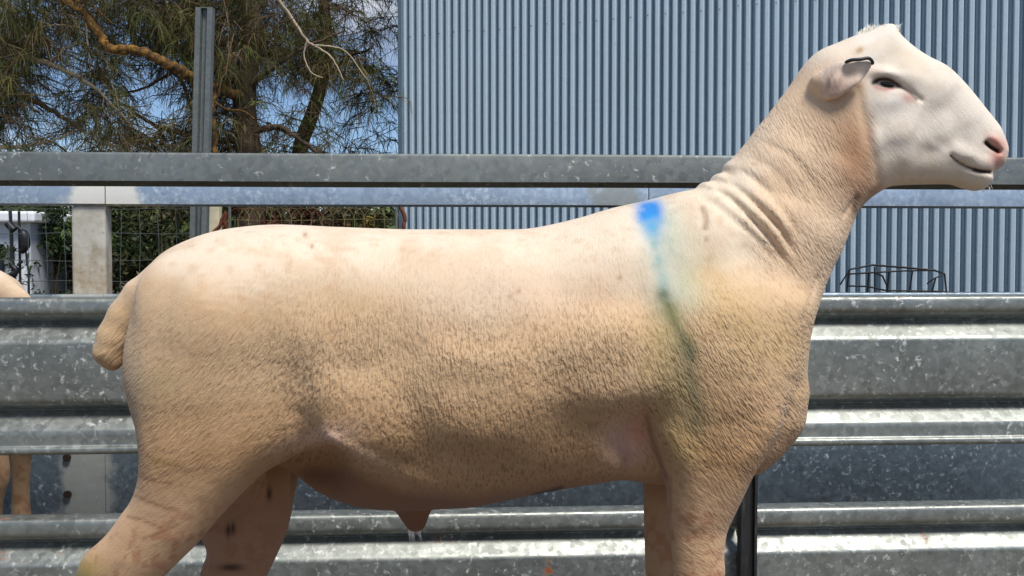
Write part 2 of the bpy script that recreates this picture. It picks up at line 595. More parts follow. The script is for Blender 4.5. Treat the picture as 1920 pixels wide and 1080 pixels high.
def sstep(a, b, x):
    t = np.clip((x - a) / (b - a), 0, 1)
    return t * t * (3 - 2 * t)

def smooth_poly(P, n=4):
    P = [np.array(p, float) for p in P]
    out = []
    m = len(P)
    for i in range(m):
        a, b, c, d = P[i - 1], P[i], P[(i + 1) % m], P[(i + 2) % m]
        for k in range(n):
            t = k / n
            out.append(0.5 * (2 * b + (c - a) * t + (2 * a - 5 * b + 4 * c - d) * t * t + (3 * b - a - 3 * c + d) * t ** 3))
    return np.array(out)

def poly_sd(poly, U, V):
    """signed distance, positive inside"""
    d2 = np.full(U.shape, 1e12, np.float32)
    ins = np.zeros(U.shape, bool)
    m = len(poly)
    for i in range(m):
        ax, ay = poly[i]; bx, by = poly[(i + 1) % m]
        ex, ey = bx - ax, by - ay
        L = ex * ex + ey * ey
        if L < 1e-9: continue
        wx, wy = U - ax, V - ay
        t = np.clip((wx * ex + wy * ey) / L, 0, 1)
        d2 = np.minimum(d2, (wx - t * ex) ** 2 + (wy - t * ey) ** 2)
        if ay != by:
            c = (ay > V) != (by > V)
            ins ^= c & (U < ex * (V - ay) / (by - ay) + ax)
    d = np.sqrt(d2)
    return np.where(ins, d, -d).astype(np.float32)

def line_d(pts, U, V):
    d2 = np.full(U.shape, 1e12)
    for (ax, ay), (bx, by) in zip(pts[:-1], pts[1:]):
        ex, ey = bx - ax, by - ay
        t = np.clip(((U - ax) * ex + (V - ay) * ey) / (ex * ex + ey * ey), 0, 1)
        d2 = np.minimum(d2, (U - ax - t * ex) ** 2 + (V - ay - t * ey) ** 2)
    return np.sqrt(d2)
def smooth_line(pts, n=6):
    return [(p.x, p.y) for p in spline([(a, b, 0) for a, b in pts], n)]

def shep(ctrl, U, V, k):
    num, den = 0, 0
    for c in ctrl:
        w = 1.0 / (((U - c[0]) ** 2 + (V - c[1]) ** 2) / 1e4 + 0.05) ** 2.2
        num = num + w * c[k]; den = den + w
    return (num / den).astype(np.float32)

def smin(a, b, k):
    h = np.maximum(k - np.abs(a - b), 0) / k
    return np.minimum(a, b) - h * h * k * 0.25

def conv(P, ratio):
    """outline traced at another depth -> the middle plane's pixels"""
    return [(960 + (u - 960) * ratio, 475 + (v - 475) * ratio) for u, v in P]

GROUND_V = 475 + CH * PXM

BODY = [(250, 640), (251, 600), (258, 560), (270, 522), (290, 494), (314, 472), (347, 454), (390, 438), (430, 429), (480, 423), (520, 421), (560, 422), (620, 425), (700, 428), (760, 430),
        (811, 430), (878, 430), (967, 430), (1002, 427), (1038, 420), (1091, 407), (1144, 391), (1211, 376), (1256, 364), (1288, 357), (1304, 353), (1312, 344), (1322, 341), (1330, 340), (1336, 330),
        (1346, 325), (1353, 324), (1357, 309), (1368, 300), (1378, 290), (1400, 264), (1415, 243), (1437, 216), (1456, 190), (1478, 161), (1500, 127), (1519, 105), (1537, 92), (1559, 83), (1585, 72),
        (1615, 61), (1634, 53), (1652, 47), (1663, 49), (1672, 63), (1685, 77), (1707, 94), (1733, 109), (1763, 124), (1793, 150), (1819, 179), (1837, 201), (1856, 224), (1867, 239), (1875, 257),
        (1881, 276), (1881, 290), (1874, 311), (1860, 322), (1854, 326), (1854, 340), (1842, 353), (1826, 358), (1800, 352), (1778, 346), (1733, 346), (1681, 348), (1659, 353), (1630, 371), (1607, 394),
        (1596, 416), (1574, 471), (1554, 510), (1532, 565), (1519, 600), (1511, 640), (1508, 690), (1511, 715), (1513, 728), (1511, 745), (1509, 760), (1505, 790), (1493, 812), (1476, 833), (1455, 857),
        (1430, 876), (1405, 888), (1360, 896), (1300, 903), (1252, 906), (1212, 902), (1178, 897), (1144, 897), (1093, 905), (1063, 910), (993, 923), (940, 934), (887, 944), (852, 947), (803, 951),
        (743, 953), (693, 950), (658, 943), (623, 933), (588, 916), (553, 892), (520, 872), (480, 868), (420, 866), (350, 870), (300, 850), (272, 790), (256, 715)]
#        u     v     W    R   squareness
BCTRL = [(275, 560, 120, 150, 1.1), (330, 560, 185, 170, 1.15), (430, 600, 215, 185, 1.2), (700, 600, 225, 215, 1.25), (700, 760, 240, 230, 1.15), (900, 700, 252, 235, 1.15), (900, 560, 235, 225, 1.2),
         (1120, 650, 238, 230, 1.15), (1120, 500, 195, 180, 1.05), (1280, 450, 140, 130, 1.0), (1330, 620, 205, 190, 1.1), (1330, 760, 195, 180, 1.1), (1450, 620, 165, 120, 1.0), (1450, 760, 150, 120, 1.0),
         (1400, 420, 122, 118, 1.0), (1480, 480, 112, 112, 1.0), (1440, 330, 100, 105, 1.0), (1540, 350, 92, 100, 1.0), (1500, 220, 86, 100, 1.0), (1580, 280, 84, 95, 1.05), (1545, 150, 80, 80, 1.0), (1600, 110, 76, 70, 1.1), (1590, 200, 82, 100, 1.1),
         (1650, 90, 72, 60, 1.15), (1655, 160, 80, 90, 1.35), (1660, 240, 76, 100, 1.2), (1650, 310, 66, 70, 1.1), (1720, 170, 70, 80, 1.2), (1720, 250, 64, 90, 1.2), (1720, 310, 52, 55, 1.05), (1780, 210, 56, 72, 1.15), (1780, 280, 53, 62, 1.1),
         (1840, 250, 46, 50, 1.1), (1855, 290, 46, 42, 1.15), (1825, 320, 44, 42, 1.1), (1780, 330, 42, 38, 1.0), (600, 872, 125, 95, 1.0), (540, 850, 85, 70, 1.0), (720, 915, 185, 150, 1.0), (420, 790, 110, 90, 1.0), (420, 700, 195, 170, 1.1), (560, 500, 205, 170, 1.2), (1200, 855, 138, 110, 1.0), (1110, 850, 195, 160, 1.0), (850, 900, 215, 190, 1.0)]

FOLDS = [([(1352, 327), (1380, 345), (1423, 389), (1457, 425), (1480, 462), (1493, 495), (1500, 515)], 6.0, 10.0),
         ([(1330, 343), (1367, 365), (1407, 409), (1437, 442), (1467, 482), (1489, 517), (1505, 547)], 6.0, 10.0),
         ([(1308, 353), (1342, 379), (1390, 424), (1440, 470), (1477, 516), (1499, 551)], 6.5, 5.0),
         ([(1386, 303), (1420, 337), (1453, 377), (1480, 413), (1497, 441), (1512, 475)], 6.0, 6.0),
         ([(1440, 262), (1480, 292), (1510, 329), (1533, 365), (1549, 400)], 7.0, 3.5),
         ([(1418, 290), (1450, 318), (1482, 356), (1508, 400)], 7.0, 3.0)]
RIDGES = [([(1366, 308), (1404, 345), (1440, 388), (1472, 432), (1496, 478)], 11, 7.0), ([(1341, 332), (1376, 356), (1416, 399), (1450, 438), (1480, 484)], 10, 6.0),
          ([(1318, 347), (1354, 370), (1398, 415), (1440, 458), (1478, 505)], 10, 4.0)]

def hind_near(standing=False):
    if standing:
        return [(310, 545), (268, 600), (252, 660), (252, 740), (258, 800), (262, 860), (258, 920), (246, 980), (232, 1030), (226, 1070), (230, 1110), (246, 1160), (252, 1260), (250, 1340), (240, 1400), (245, 1470), (350, 1478),
                (330, 1400), (318, 1340), (316, 1200), (330, 1130), (352, 1060), (386, 990), (430, 930), (480, 890), (535, 862), (590, 836), (620, 815), (600, 720), (540, 640), (430, 570)]
    return [(310, 545), (268, 600), (250, 650), (246, 700), (249, 754), (256, 798), (262, 843), (262, 872), (256, 906), (242, 939), (222, 965), (200, 995), (178, 1017), (156, 1035), (143, 1054), (135, 1078), (134, 1105), (143, 1140),
            (156, 1180), (162, 1300), (152, 1370), (150, 1420), (158, 1478), (272, 1478), (258, 1420), (238, 1370), (232, 1300), (236, 1200), (252, 1140), (276, 1105), (304, 1078), (333, 1050), (363, 1021), (393, 987), (426, 950), (459, 917), (496, 884), (535, 862),
            (570, 843), (622, 822), (630, 790), (600, 700), (540, 630), (430, 565)]
def hind_far(standing=False):
    if standing:
        return [(330, 600), (290, 800), (300, 900), (296, 1000), (290, 1080), (312, 1150), (318, 1280), (310, 1320), (316, 1356), (400, 1356), (385, 1300), (378, 1180), (395, 1080), (440, 960), (500, 880), (560, 820), (540, 650)]
    return [(300, 620), (262, 720), (275, 860), (318, 945), (362, 990), (376, 1012), (384, 1034), (376, 1058), (368, 1085), (370, 1115), (384, 1160), (392, 1280), (384, 1310), (390, 1356), (482, 1356), (470, 1310),
            (452, 1270), (458, 1180), (474, 1125), (496, 1078), (519, 1032), (537, 987), (548, 932), (554, 902), (562, 860), (570, 790), (520, 680), (400, 600)]
FORE_NEAR = [(1290, 560), (1235, 640), (1208, 720), (1211, 769), (1216, 807), (1233, 859), (1248, 897), (1253, 927), (1256, 961), (1260, 1003), (1264, 1046), (1266, 1078), (1272, 1120), (1282, 1190), (1284, 1330), (1272, 1385), (1262, 1420), (1266, 1476), (1382, 1476), (1364, 1410),
             (1350, 1340), (1346, 1200), (1358, 1120), (1366, 1078), (1364, 1046), (1368, 1003), (1381, 969), (1399, 927), (1413, 893), (1436, 850), (1465, 790), (1470, 700), (1440, 610), (1380, 560)]
FORE_FAR = [(1250, 690), (1212, 800), (1206, 880), (1207, 918), (1208, 961), (1210, 1025), (1212, 1078), (1218, 1150), (1228, 1220), (1228, 1300), (1214, 1356), (1318, 1356), (1298, 1290), (1292, 1200), (1298, 1100), (1306, 1003), (1345, 930), (1400, 870), (1420, 760), (1360, 690)]

def ram_field(U1, V1, Y1, standing=False):
    U, V = np.meshgrid(U1, V1, indexing='ij')
    U = U.astype(np.float32); V = V.astype(np.float32)
    d = poly_sd(smooth_poly(BODY, 3), U, V)
    W, R, Q = (shep(BCTRL, U, V, k) for k in (2, 3, 4))
    # relief is traced on the near flank, which stands closer than the middle plane
    UM, VM = U, V
    pr = RY / (RY - np.minimum(W, 200) * .97 / PXM)
    U, V = 960 + (U - 960) * pr, 475 + (V - 475) * pr
    g = lambda cu, cv, su, sv, a, rot=0.0: a * np.exp(-(((U - cu) * math.cos(rot) + (V - cv) * math.sin(rot)) / su) ** 2 - ((-(U - cu) * math.sin(rot) + (V - cv) * math.cos(rot)) / sv) ** 2)
    # muscle and bone, as relief on the half width
    B = g(430, 620, 90, 80, 10) + g(1330, 680, 90, 130, 16, -.2) + g(1260, 470, 30, 70, 8, -.35) + g(350, 540, 40, 30, 8)
    B += g(1000, 640, 160, 60, 5) - g(620, 560, 70, 60, 8) - g(1215, 640, 22, 120, 9, -.15)
    B -= g(1186, 832, 36, 52, 42)
    B -= 9 * np.exp(-(line_d(smooth_line([(1213, 778), (1218, 807), (1235, 859), (1252, 900)]), U, V) / 7) ** 2)
    B -= g(565, 890, 85, 44, 78)
    yf = np.interp(U, [540, 620, 680, 740, 820, 900], [850, 826, 862, 897, 930, 960])
    B -= 34 * sstep(-4, 26, V - yf) * sstep(880, 760, U) * sstep(480, 560, U)
    B += 7 * np.exp(-((V - yf + 14) / 13) ** 2) * sstep(860, 740, U) * sstep(520, 600, U)
    for ln, wd, amp in FOLDS:
        L = smooth_line(ln)
        dd = line_d(L, U, V)
        end = np.array(L[-1])
        B -= amp * np.exp(-(dd / wd) ** 2) * sstep(10, 90, np.hypot(U - end[0], V - end[1]))
    for ln, wd, amp in RIDGES:
        dd = line_d(smooth_line(ln), U, V)
        B += amp * np.exp(-(dd / wd) ** 2) * sstep(1510, 1440, U)
    # low lumps of the fleece
    B += 5.0 * (fbm(U / 60, V / 60, oct=3, seed=3) - .5) * sstep(1540, 1480, U)
    # face
    B += g(1654, 138, 30, 11, 11, .16) - g(1660, 159, 24, 7, 8, .25) + g(1668, 190, 30, 16, 4) + g(1715, 150, 30, 18, 4, .5)
    B += g(1676, 262, 40, 52, 7, -.15) - g(1622, 258, 11, 80, 6, .12)
    B -= 4.5 * np.exp(-(line_d(smooth_line([(1684, 160), (1702, 172), (1722, 188)]), U, V) / 4.5) ** 2)
    mouth = smooth_line([(1780, 291), (1800, 306), (1826, 318), (1858, 323)])
    md = line_d(mouth, U, V)
    B -= 8 * np.exp(-(md / 4.0) ** 2) * (.35 + .65 * sstep(1785, 1830, U))
    B += 5 * np.exp(-((line_d([(1790, 283), (1815, 296), (1850, 306)], U, V)) / 13) ** 2)
    B -= 1.6 * np.exp(-(line_d(smooth_line([(1750, 262), (1775, 276), (1800, 286)]), U, V) / 9) ** 2)
    B -= g(1810, 268, 22, 12, 1.5, .4)
    B += g(1862, 262, 12, 7, 5, .5)
    B -= 18 * np.exp(-(line_d([(1849, 268), (1858, 275), (1872, 283)], U, V) / 4.6) ** 2)
    B -= 4 * np.exp(-(line_d(smooth_line([(1604, 168), (1616, 220), (1634, 290), (1646, 335)]), U, V) / 9) ** 2)
    B += 1.3 * (fbm(U / 26, V / 26, oct=2, seed=9) - .5) * sstep(1500, 1560, U)
    # creases in the lower leg, chest and throat
    for ln, a in (([(1588, 402), (1600, 385), (1612, 368)], 7), ([(1440, 720), (1470, 742), (1500, 775)], 4), ([(1425, 745), (1460, 768), (1492, 796)], 4), ([(1460, 700), (1485, 715), (1505, 735)], 3),
                  ([(1540, 520), (1530, 560), (1518, 600)], 5), ([(1320, 392), (1324, 410), (1322, 430)], 4)):
        B -= a * np.exp(-(line_d(smooth_line(ln), U, V) / 5) ** 2)
    U, V = UM, VM
    We = np.maximum(W + B, 8)
    T = np.clip(1 - d / R, 0, None) ** Q
    T2 = (T * T).astype(np.float32)
    ya = np.abs(Y1).astype(np.float32)
    Fv = np.empty((len(U1), len(V1), len(Y1)), np.float32)
    iW2 = 1 / (We * We)
    for j in range(len(Y1)):
        Fv[:, :, j] = (np.sqrt(ya[j] * ya[j] * iW2 + T2) - 1) * np.minimum(We, 90)
    # legs
    def leg(poly, ratio, vW, vR, vY, side, k):
        P = smooth_poly(conv(poly, ratio), 3)
        m = 110
        iu = (U1 > P[:, 0].min() - m) & (U1 < P[:, 0].max() + m)
        iv = (V1 > P[:, 1].min() - m) & (V1 < P[:, 1].max() + m)
        iy = (Y1 * side > -20)
        a, b = np.nonzero(iu)[0][[0, -1]]; c, e = np.nonzero(iv)[0][[0, -1]]; p, q = np.nonzero(iy)[0][[0, -1]]
        Us, Vs = U[a:b + 1, c:e + 1], V[a:b + 1, c:e + 1]
        dd = poly_sd(P, Us, Vs)
        Wl, Rl, Yl = (np.interp(Vs, [s[0] for s in t], [s[1] for s in t]).astype(np.float32) for t in (vW, vR, vY))
        Wl = Wl + 2.5 * (fbm(Us / 26, Vs / 26, oct=2, seed=21) - .5)
        t = np.clip(1 - dd / Rl, 0, None)
        kk = np.interp(Vs, *k).astype(np.float32)
        for j in range(p, q + 1):
            f = (np.sqrt(((Y1[j] * side - Yl) / Wl) ** 2 + t * t) - 1) * np.minimum(Wl, Rl)
            Fv[a:b + 1, c:e + 1, j] = smin(Fv[a:b + 1, c:e + 1, j], f, kk)
    rn, rf = .935, 1.065
    leg(hind_near(standing), rn, [(540, 30), (620, 50), (720, 76), (800, 76), (900, 58), (1000, 46), (1060, 36), (1180, 28), (1320, 32), (1420, 42)],
        [(540, 70), (700, 110), (800, 80), (840, 60), (900, 62), (1000, 58), (1060, 46), (1180, 34), (1420, 44)], [(540, 120), (700, 126), (800, 130), (900, 128), (1060, 120), (1420, 118)], -1, ([520, 560, 700, 790, 850], [55, 55, 48, 30, 13]))
    leg(hind_far(standing), rf, [(600, 40), (760, 78), (860, 74), (960, 55), (1060, 46), (1120, 38), (1240, 28), (1420, 42)],
        [(600, 70), (760, 110), (900, 72), (1000, 62), (1100, 46), (1240, 34), (1420, 44)], [(600, 120), (800, 130), (1060, 122), (1420, 118)], 1, ([520, 560, 700, 790, 850], [55, 55, 48, 30, 13]))
    leg(FORE_NEAR, rn, [(560, 40), (700, 76), (800, 72), (880, 60), (960, 46), (1040, 38), (1100, 34), (1200, 27), (1420, 40)],
        [(560, 60), (690, 90), (770, 50), (860, 52), (960, 50), (1060, 44), (1200, 30), (1420, 44)], [(560, 118), (700, 124), (820, 126), (960, 112), (1420, 104)], -1, ([520, 640, 720, 760], [60, 50, 30, 11]))
    leg(FORE_FAR, rf, [(690, 40), (780, 76), (880, 66), (980, 48), (1080, 38), (1200, 28), (1420, 42)],
        [(690, 60), (780, 90), (900, 62), (1000, 52), (1100, 42), (1420, 42)], [(690, 120), (820, 126), (960, 114), (1420, 104)], 1, ([520, 640, 720, 760], [60, 50, 30, 11]))
    def caps(pts, k, ysc=1.0):
        pts = [np.array(p, float) for p in pts]
        lo = np.min([p[:3] - p[3] - 30 for p in pts], 0); hi = np.max([p[:3] + p[3] + 30 for p in pts], 0)
        sl = []
        for ax, l, h in zip((U1, V1, Y1), lo, hi):
            q = np.nonzero((ax > l) & (ax < h))[0]
            sl.append(slice(q[0], q[-1] + 1))
        x, y, z = np.meshgrid(U1[sl[0]], V1[sl[1]], Y1[sl[2]], indexing='ij')
        best = None
        for p, q in zip(pts[:-1], pts[1:]):
            e = q[:3] - p[:3]
            t = np.clip(((x - p[0]) * e[0] + (y - p[1]) * e[1] + (z - p[2]) * e[2]) / (e @ e), 0, 1)
            f = np.sqrt((x - p[0] - t * e[0]) ** 2 + (y - p[1] - t * e[1]) ** 2 + ((z - p[2] - t * e[2]) / ysc) ** 2) - (p[3] + (q[3] - p[3]) * t)
            best = f if best is None else smin(best, f, 6)
        Fv[tuple(sl)] = smin(Fv[tuple(sl)], best.astype(np.float32), k)
    # tail
    caps([(300, 520, 0, 26), (262, 552, 0, 30), (232, 592, 0, 30), (212, 632, 0, 31), (203, 660, 0, 29), (209, 676, 0, 19)], 14, 1.0)
    # sheath under the belly
    caps([(768, 930, 0, 30), (775, 960, 0, 27), (778, 976, 0, 21)], 16)
    # ears: flat leaf shapes that stand out sideways and point forward
    ear = smooth_poly(conv([(1536, 158), (1544, 132), (1560, 118), (1580, 114), (1604, 114), (1622, 112), (1630, 119), (1622, 138), (1606, 156), (1588, 170), (1568, 184), (1546, 184)], .948), 3)
    iu = np.nonzero((U1 > 1480) & (U1 < 1640))[0]; iv = np.nonzero((V1 > 95) & (V1 < 225))[0]
    if len(iu) > 12:
        su, sv = slice(iu[0], iu[-1] + 1), slice(iv[0], iv[-1] + 1)
        Us, Vs = U[su, sv], V[su, sv]
        de = poly_sd(ear, Us, Vs)
        yc = np.interp(Us, [1514, 1538, 1567, 1595], [78, 96, 106, 104]) - 7 * np.exp(-((Vs - 158) / 14) ** 2) * sstep(1525, 1552, Us)
        th = np.interp(Us, [1514, 1543, 1595], [16, 9, 6.5])
        te = np.clip(1 - de / 13, 0, None)
        for j in range(len(Y1)):
            f = (np.sqrt(((abs(Y1[j]) - yc) / th) ** 2 + te * te) - 1) * th
            Fv[su, sv, j] = smin(Fv[su, sv, j], f.astype(np.float32), 7)
        caps([(1512, 166, -70, 17), (1530, 167, -88, 15)], 14); caps([(1512, 166, 70, 17), (1530, 167, 88, 15)], 14)
    return Fv

def surface_nets(Fv, ax):
    n = Fv.shape
    S = Fv < 0
    N = n[0] * n[1] * n[2]
    def lin(i, j, k): return (i * n[1] + j) * n[2] + k
    pts, cells, quads, flips = [], [], [], []
    for a in range(3):
        s0 = [slice(None)] * 3; s1 = [slice(None)] * 3
        s0[a] = slice(0, -1); s1[a] = slice(1, None)
        cr_ = S[tuple(s0)] != S[tuple(s1)]
        I = np.array(np.nonzero(cr_))
        o1, o2 = (a + 1) % 3, (a + 2) % 3
        ok = (I[o1] > 0) & (I[o2] > 0) & (I[o1] < n[o1] - 1) & (I[o2] < n[o2] - 1)
        I = I[:, ok]
        J = I.copy(); J[a] += 1
        f0 = Fv[I[0], I[1], I[2]]; f1 = Fv[J[0], J[1], J[2]]
        t = f0 / (f0 - f1)
        P = np.stack([ax[q][I[q]] for q in range(3)], 1).astype(float)
        P[:, a] += t * (ax[a][J[a]] - ax[a][I[a]])
        q4 = []
        for (d1, d2) in ((-1, -1), (0, -1), (0, 0), (-1, 0)):
            K = I.copy(); K[o1] += d1; K[o2] += d2
            L = lin(*K)
            q4.append(L); cells.append(L); pts.append(P)
        q4 = np.stack(q4, 1)
        fl = f0 > 0
        q4[fl] = q4[fl][:, ::-1]
        quads.append(q4)
    cells = np.concatenate(cells); pts = np.concatenate(pts); quads = np.concatenate(quads)
    uniq, inv = np.unique(cells, return_inverse=True)
    cnt = np.bincount(inv)
    vert = np.stack([np.bincount(inv, pts[:, k]) / cnt for k in range(3)], 1)
    qi = np.searchsorted(uniq, quads)
    return vert, qi

def relax(v, q, it=2, lam=0.5, mu=-0.52):
    e = np.concatenate([q[:, [0, 1]], q[:, [1, 2]], q[:, [2, 3]], q[:, [3, 0]]])
    for i in range(it * 2):
        c = np.bincount(e[:, 0], minlength=len(v)) + np.bincount(e[:, 1], minlength=len(v))
        s = np.stack([np.bincount(e[:, 0], v[e[:, 1], k], len(v)) + np.bincount(e[:, 1], v[e[:, 0], k], len(v)) for k in range(3)], 1)
        v = v + (lam if i % 2 == 0 else mu) * (s / np.maximum(c, 1)[:, None] - v)
    return v

def to_world(p):
    """middle-plane pixels -> metres"""
    x = (p[:, 0] - 960) / PXM
    yr = (540 - p[:, 1]) / F
    s, c = math.sin(PITCH), math.cos(PITCH)
    z = CH + (-s + yr * c) / (c + yr * s) * RY
    return np.stack([x, RY + p[:, 2] / PXM, z], 1)

def to_px(w):
    dx, dy, dz = w[:, 0], w[:, 1], w[:, 2] - CH
    s, c = math.sin(PITCH), math.cos(PITCH)
    zc = dy * c - dz * s; yc = dy * s + dz * c
    return 960 + F * dx / zc, 540 - F * yc / zc

def wool_colour(p, w, marks=True):
    u, v = to_px(w) if marks else (p[:, 0], p[:, 1])
    near = w[:, 1] < RY + .02
    N = len(p)
    def blob(cu, cv, su, sv, rot=0.0):
        c, s = math.cos(rot), math.sin(rot)
        return np.exp(-(((u - cu) * c + (v - cv) * s) / su) ** 2 - ((-(u - cu) * s + (v - cv) * c) / sv) ** 2)
    n1 = fbm(u / 70, v / 70, p[:, 2] / 70, 4, 31); n2 = fbm(u / 18, v / 18, p[:, 2] / 18, 3, 41); n3 = fbm(u / 150, v / 90, p[:, 2] / 150, 3, 51)
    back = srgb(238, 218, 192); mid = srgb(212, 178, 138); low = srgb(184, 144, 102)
    # lighter back, darker lower fleece: soiling and body shade both painted in by height
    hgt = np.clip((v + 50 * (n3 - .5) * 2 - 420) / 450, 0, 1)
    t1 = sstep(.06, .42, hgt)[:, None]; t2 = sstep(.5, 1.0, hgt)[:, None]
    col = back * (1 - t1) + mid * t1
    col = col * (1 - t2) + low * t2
    def put(m, c):
        nonlocal col
        m = np.clip(m, 0, 1)[:, None]
        col = col * (1 - m) + np.asarray(c) * m
    put(.35 * sstep(.45, .75, n1), srgb(214, 172, 132))
    put(.28 * sstep(.5, .8, n2), srgb(190, 152, 108))
    put(.5 * blob(480, 560, 110, 70) * sstep(.4, .7, n2 * .5 + n1 * .5), srgb(214, 166, 126))
    put(.55 * blob(860, 560, 120, 60), srgb(222, 196, 168))
    put(.5 * blob(1010, 540, 150, 60), srgb(224, 200, 176))
    # belly skin, groin, armpit
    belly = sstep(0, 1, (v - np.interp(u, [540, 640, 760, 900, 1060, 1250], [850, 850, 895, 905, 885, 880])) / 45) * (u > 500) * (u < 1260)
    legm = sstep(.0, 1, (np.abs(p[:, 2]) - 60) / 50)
    put(.85 * belly * np.where((u < 600), 1 - legm * (u < 545), 1), srgb(122, 82, 58))  # belly soil plus the shadow under the trunk, put into the brown
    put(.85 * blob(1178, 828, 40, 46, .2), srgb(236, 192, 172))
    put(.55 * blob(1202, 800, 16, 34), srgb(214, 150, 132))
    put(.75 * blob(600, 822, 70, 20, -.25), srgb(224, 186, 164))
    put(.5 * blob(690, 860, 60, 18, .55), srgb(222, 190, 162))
    put(.9 * blob(776, 985, 34, 26), srgb(120, 78, 56))
    # legs
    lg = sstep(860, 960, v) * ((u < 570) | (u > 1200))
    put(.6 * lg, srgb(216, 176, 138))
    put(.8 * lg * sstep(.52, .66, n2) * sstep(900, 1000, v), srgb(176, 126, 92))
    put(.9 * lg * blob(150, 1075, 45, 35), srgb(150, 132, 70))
    if marks: put(.75 * lg * ~near * (u < 600), srgb(158, 114, 88))  # far hind leg: soil and shading put into its colour
    # neck and head
    headm = sstep(1590, 1650, u + .35 * np.maximum(300 - v, 0)) * sstep(430, 380, v)
    face = np.clip(sstep(1606, 1640, u - .18 * (v - 170)), 0, 1) * sstep(400, 370, v)
    put(.75 * sstep(1380, 1480, u) * sstep(600, 480, v), srgb(226, 192, 156))
    put(.95 * blob(1600, 295, 42, 105, -.25), srgb(168, 122, 88))  # shade behind the jaw painted into the neck colour
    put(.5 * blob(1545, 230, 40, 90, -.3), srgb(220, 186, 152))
    put(.75 * sstep(160, 90, v) * sstep(1440, 1540, u), srgb(240, 226, 206))
    put(face * .92, srgb(240, 228, 212))
    put(.5 * blob(1700, 110, 60, 25, .5) * face, srgb(236, 212, 178))
    put(.5 * blob(1665, 195, 30, 14), srgb(244, 238, 234))
    put(.3 * face * sstep(.5, .7, n2), srgb(222, 200, 172))
    put(.45 * blob(1790, 325, 70, 22), srgb(222, 200, 172))
    put(.35 * blob(1695, 315, 50, 26), srgb(222, 198, 164))
    if marks:
        ln = lambda pts, wd: np.exp(-(line_d(smooth_line(pts), u, v) / wd) ** 2)
        # nose, nostril, mouth, eye
        put(.9 * blob(1872, 292, 16, 30, .1), srgb(214, 142, 128))
        put(.85 * blob(1866, 263, 18, 9, .5), srgb(206, 134, 118))
        put(1.25 * ln([(1848, 267), (1857, 275), (1870, 283)], 4.4), srgb(58, 30, 26))
        put(1.2 * ln([(1782, 292), (1802, 307), (1828, 318), (1856, 322)], 2.5), srgb(104, 72, 56))
        put(1.2 * ln([(1826, 318), (1842, 322), (1856, 322)], 3.6), srgb(48, 28, 24))
        put(1.1 * ln([(1638, 155), (1650, 149), (1668, 150), (1684, 160)], 5.4), srgb(40, 30, 28)); put(.85 * ln([(1684, 160), (1702, 172), (1718, 186)], 3.0), srgb(64, 46, 38))  # upper-lid shade painted as a dark line; then the tear groove
        put(.9 * ln([(1642, 163), (1658, 168), (1674, 165)], 4), srgb(206, 150, 140))
        put(.8 * blob(1703, 184, 14, 8, .5), srgb(224, 172, 158))
        # ear
        earm = (np.abs(p[:, 2]) > 84) & (u > 1540) & (u < 1640) & (v > 100) & (v < 185)
        put(.6 * earm, srgb(220, 200, 186))
        put(.8 * blob(1562, 152, 26, 22, -.5) * sstep(.38, .6, fbm(u / 6, v / 26, oct=2, seed=5)), srgb(170, 134, 124))
        put(.5 * blob(1570, 170, 24, 10, -.3), srgb(188, 150, 136))
        put(.8 * blob(1612, 94, 9, 6, -.5), srgb(176, 136, 70))
        # throat crease
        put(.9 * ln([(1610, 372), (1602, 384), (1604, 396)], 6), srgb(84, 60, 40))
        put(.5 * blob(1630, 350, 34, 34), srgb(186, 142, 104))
        # soil streaks, spots and dark marks, then crease shade painted in
        put(.6 * ln([(1318, 390), (1324, 412), (1322, 428)], 6), srgb(138, 104, 70))
        put(.5 * ln([(278, 858), (300, 864), (330, 872)], 7), srgb(140, 112, 52))
        put(.4 * ln([(1100, 505), (1160, 520)], 6) * 0, back)
        for cu, cv in ((972, 546), (955, 556), (1162, 520), (1325, 448), (585, 462), (572, 440)):
            put(.7 * blob(cu, cv, 4, 5), srgb(150, 104, 70))
        put(.95 * ln([(1000, 928), (1030, 921), (1054, 914)], 4) * near, srgb(40, 32, 28))
        for cu, cv, su, sv in ((428, 995, 5, 14), (438, 990, 4, 12), (434, 1064, 24, 7), (505, 925, 5, 14)):
            put(.95 * blob(cu, cv, su, sv) * ~near, srgb(36, 26, 24))
        for l_ in ([(245, 926), (278, 940), (310, 952), (336, 956)], [(262, 890), (290, 902), (322, 906)], [(268, 1010), (300, 998), (332, 984)], [(240, 968), (270, 976), (300, 990)]):
            put(.6 * ln(l_, 3.2), srgb(132, 92, 62))  # hind-leg wrinkle shade drawn in colour, no relief
        put(.6 * ln([(1213, 780), (1220, 812), (1236, 860), (1250, 896)], 4.5), srgb(110, 70, 50))  # elbow crease: its shade painted over the carved groove
        put(.3 * ln([(1204, 690), (1208, 725), (1211, 770)], 5), srgb(126, 88, 56))  # crease above the armpit, shade painted in
        # raddle: blue spray on the withers that has run down the shoulder and gone green
        fr = .6 + .8 * (n2 - .3)
        put(.75 * fr * ln([(1236, 420), (1248, 480), (1266, 545)], 42) * near, srgb(170, 196, 188))
        put(.5 * fr * ln([(1275, 430), (1290, 500), (1300, 560)], 30) * near, srgb(196, 198, 168))
        put(.6 * fr * ln([(1222, 430), (1236, 500), (1250, 555)], 14) * near, srgb(112, 160, 164))
        put(1.0 * fr * ln([(1244, 556), (1268, 612), (1294, 660)], 16) * near, srgb(58, 84, 62)); put(.9 * ln([(1252, 570), (1274, 622), (1300, 672)], 4) * near, srgb(40, 62, 44))
        put(.65 * fr * ln([(1256, 590), (1276, 680), (1296, 780)], 34) * near, srgb(142, 138, 92))
        put(.55 * fr * ln([(1286, 660), (1302, 740), (1310, 800)], 16) * near, srgb(92, 98, 76))
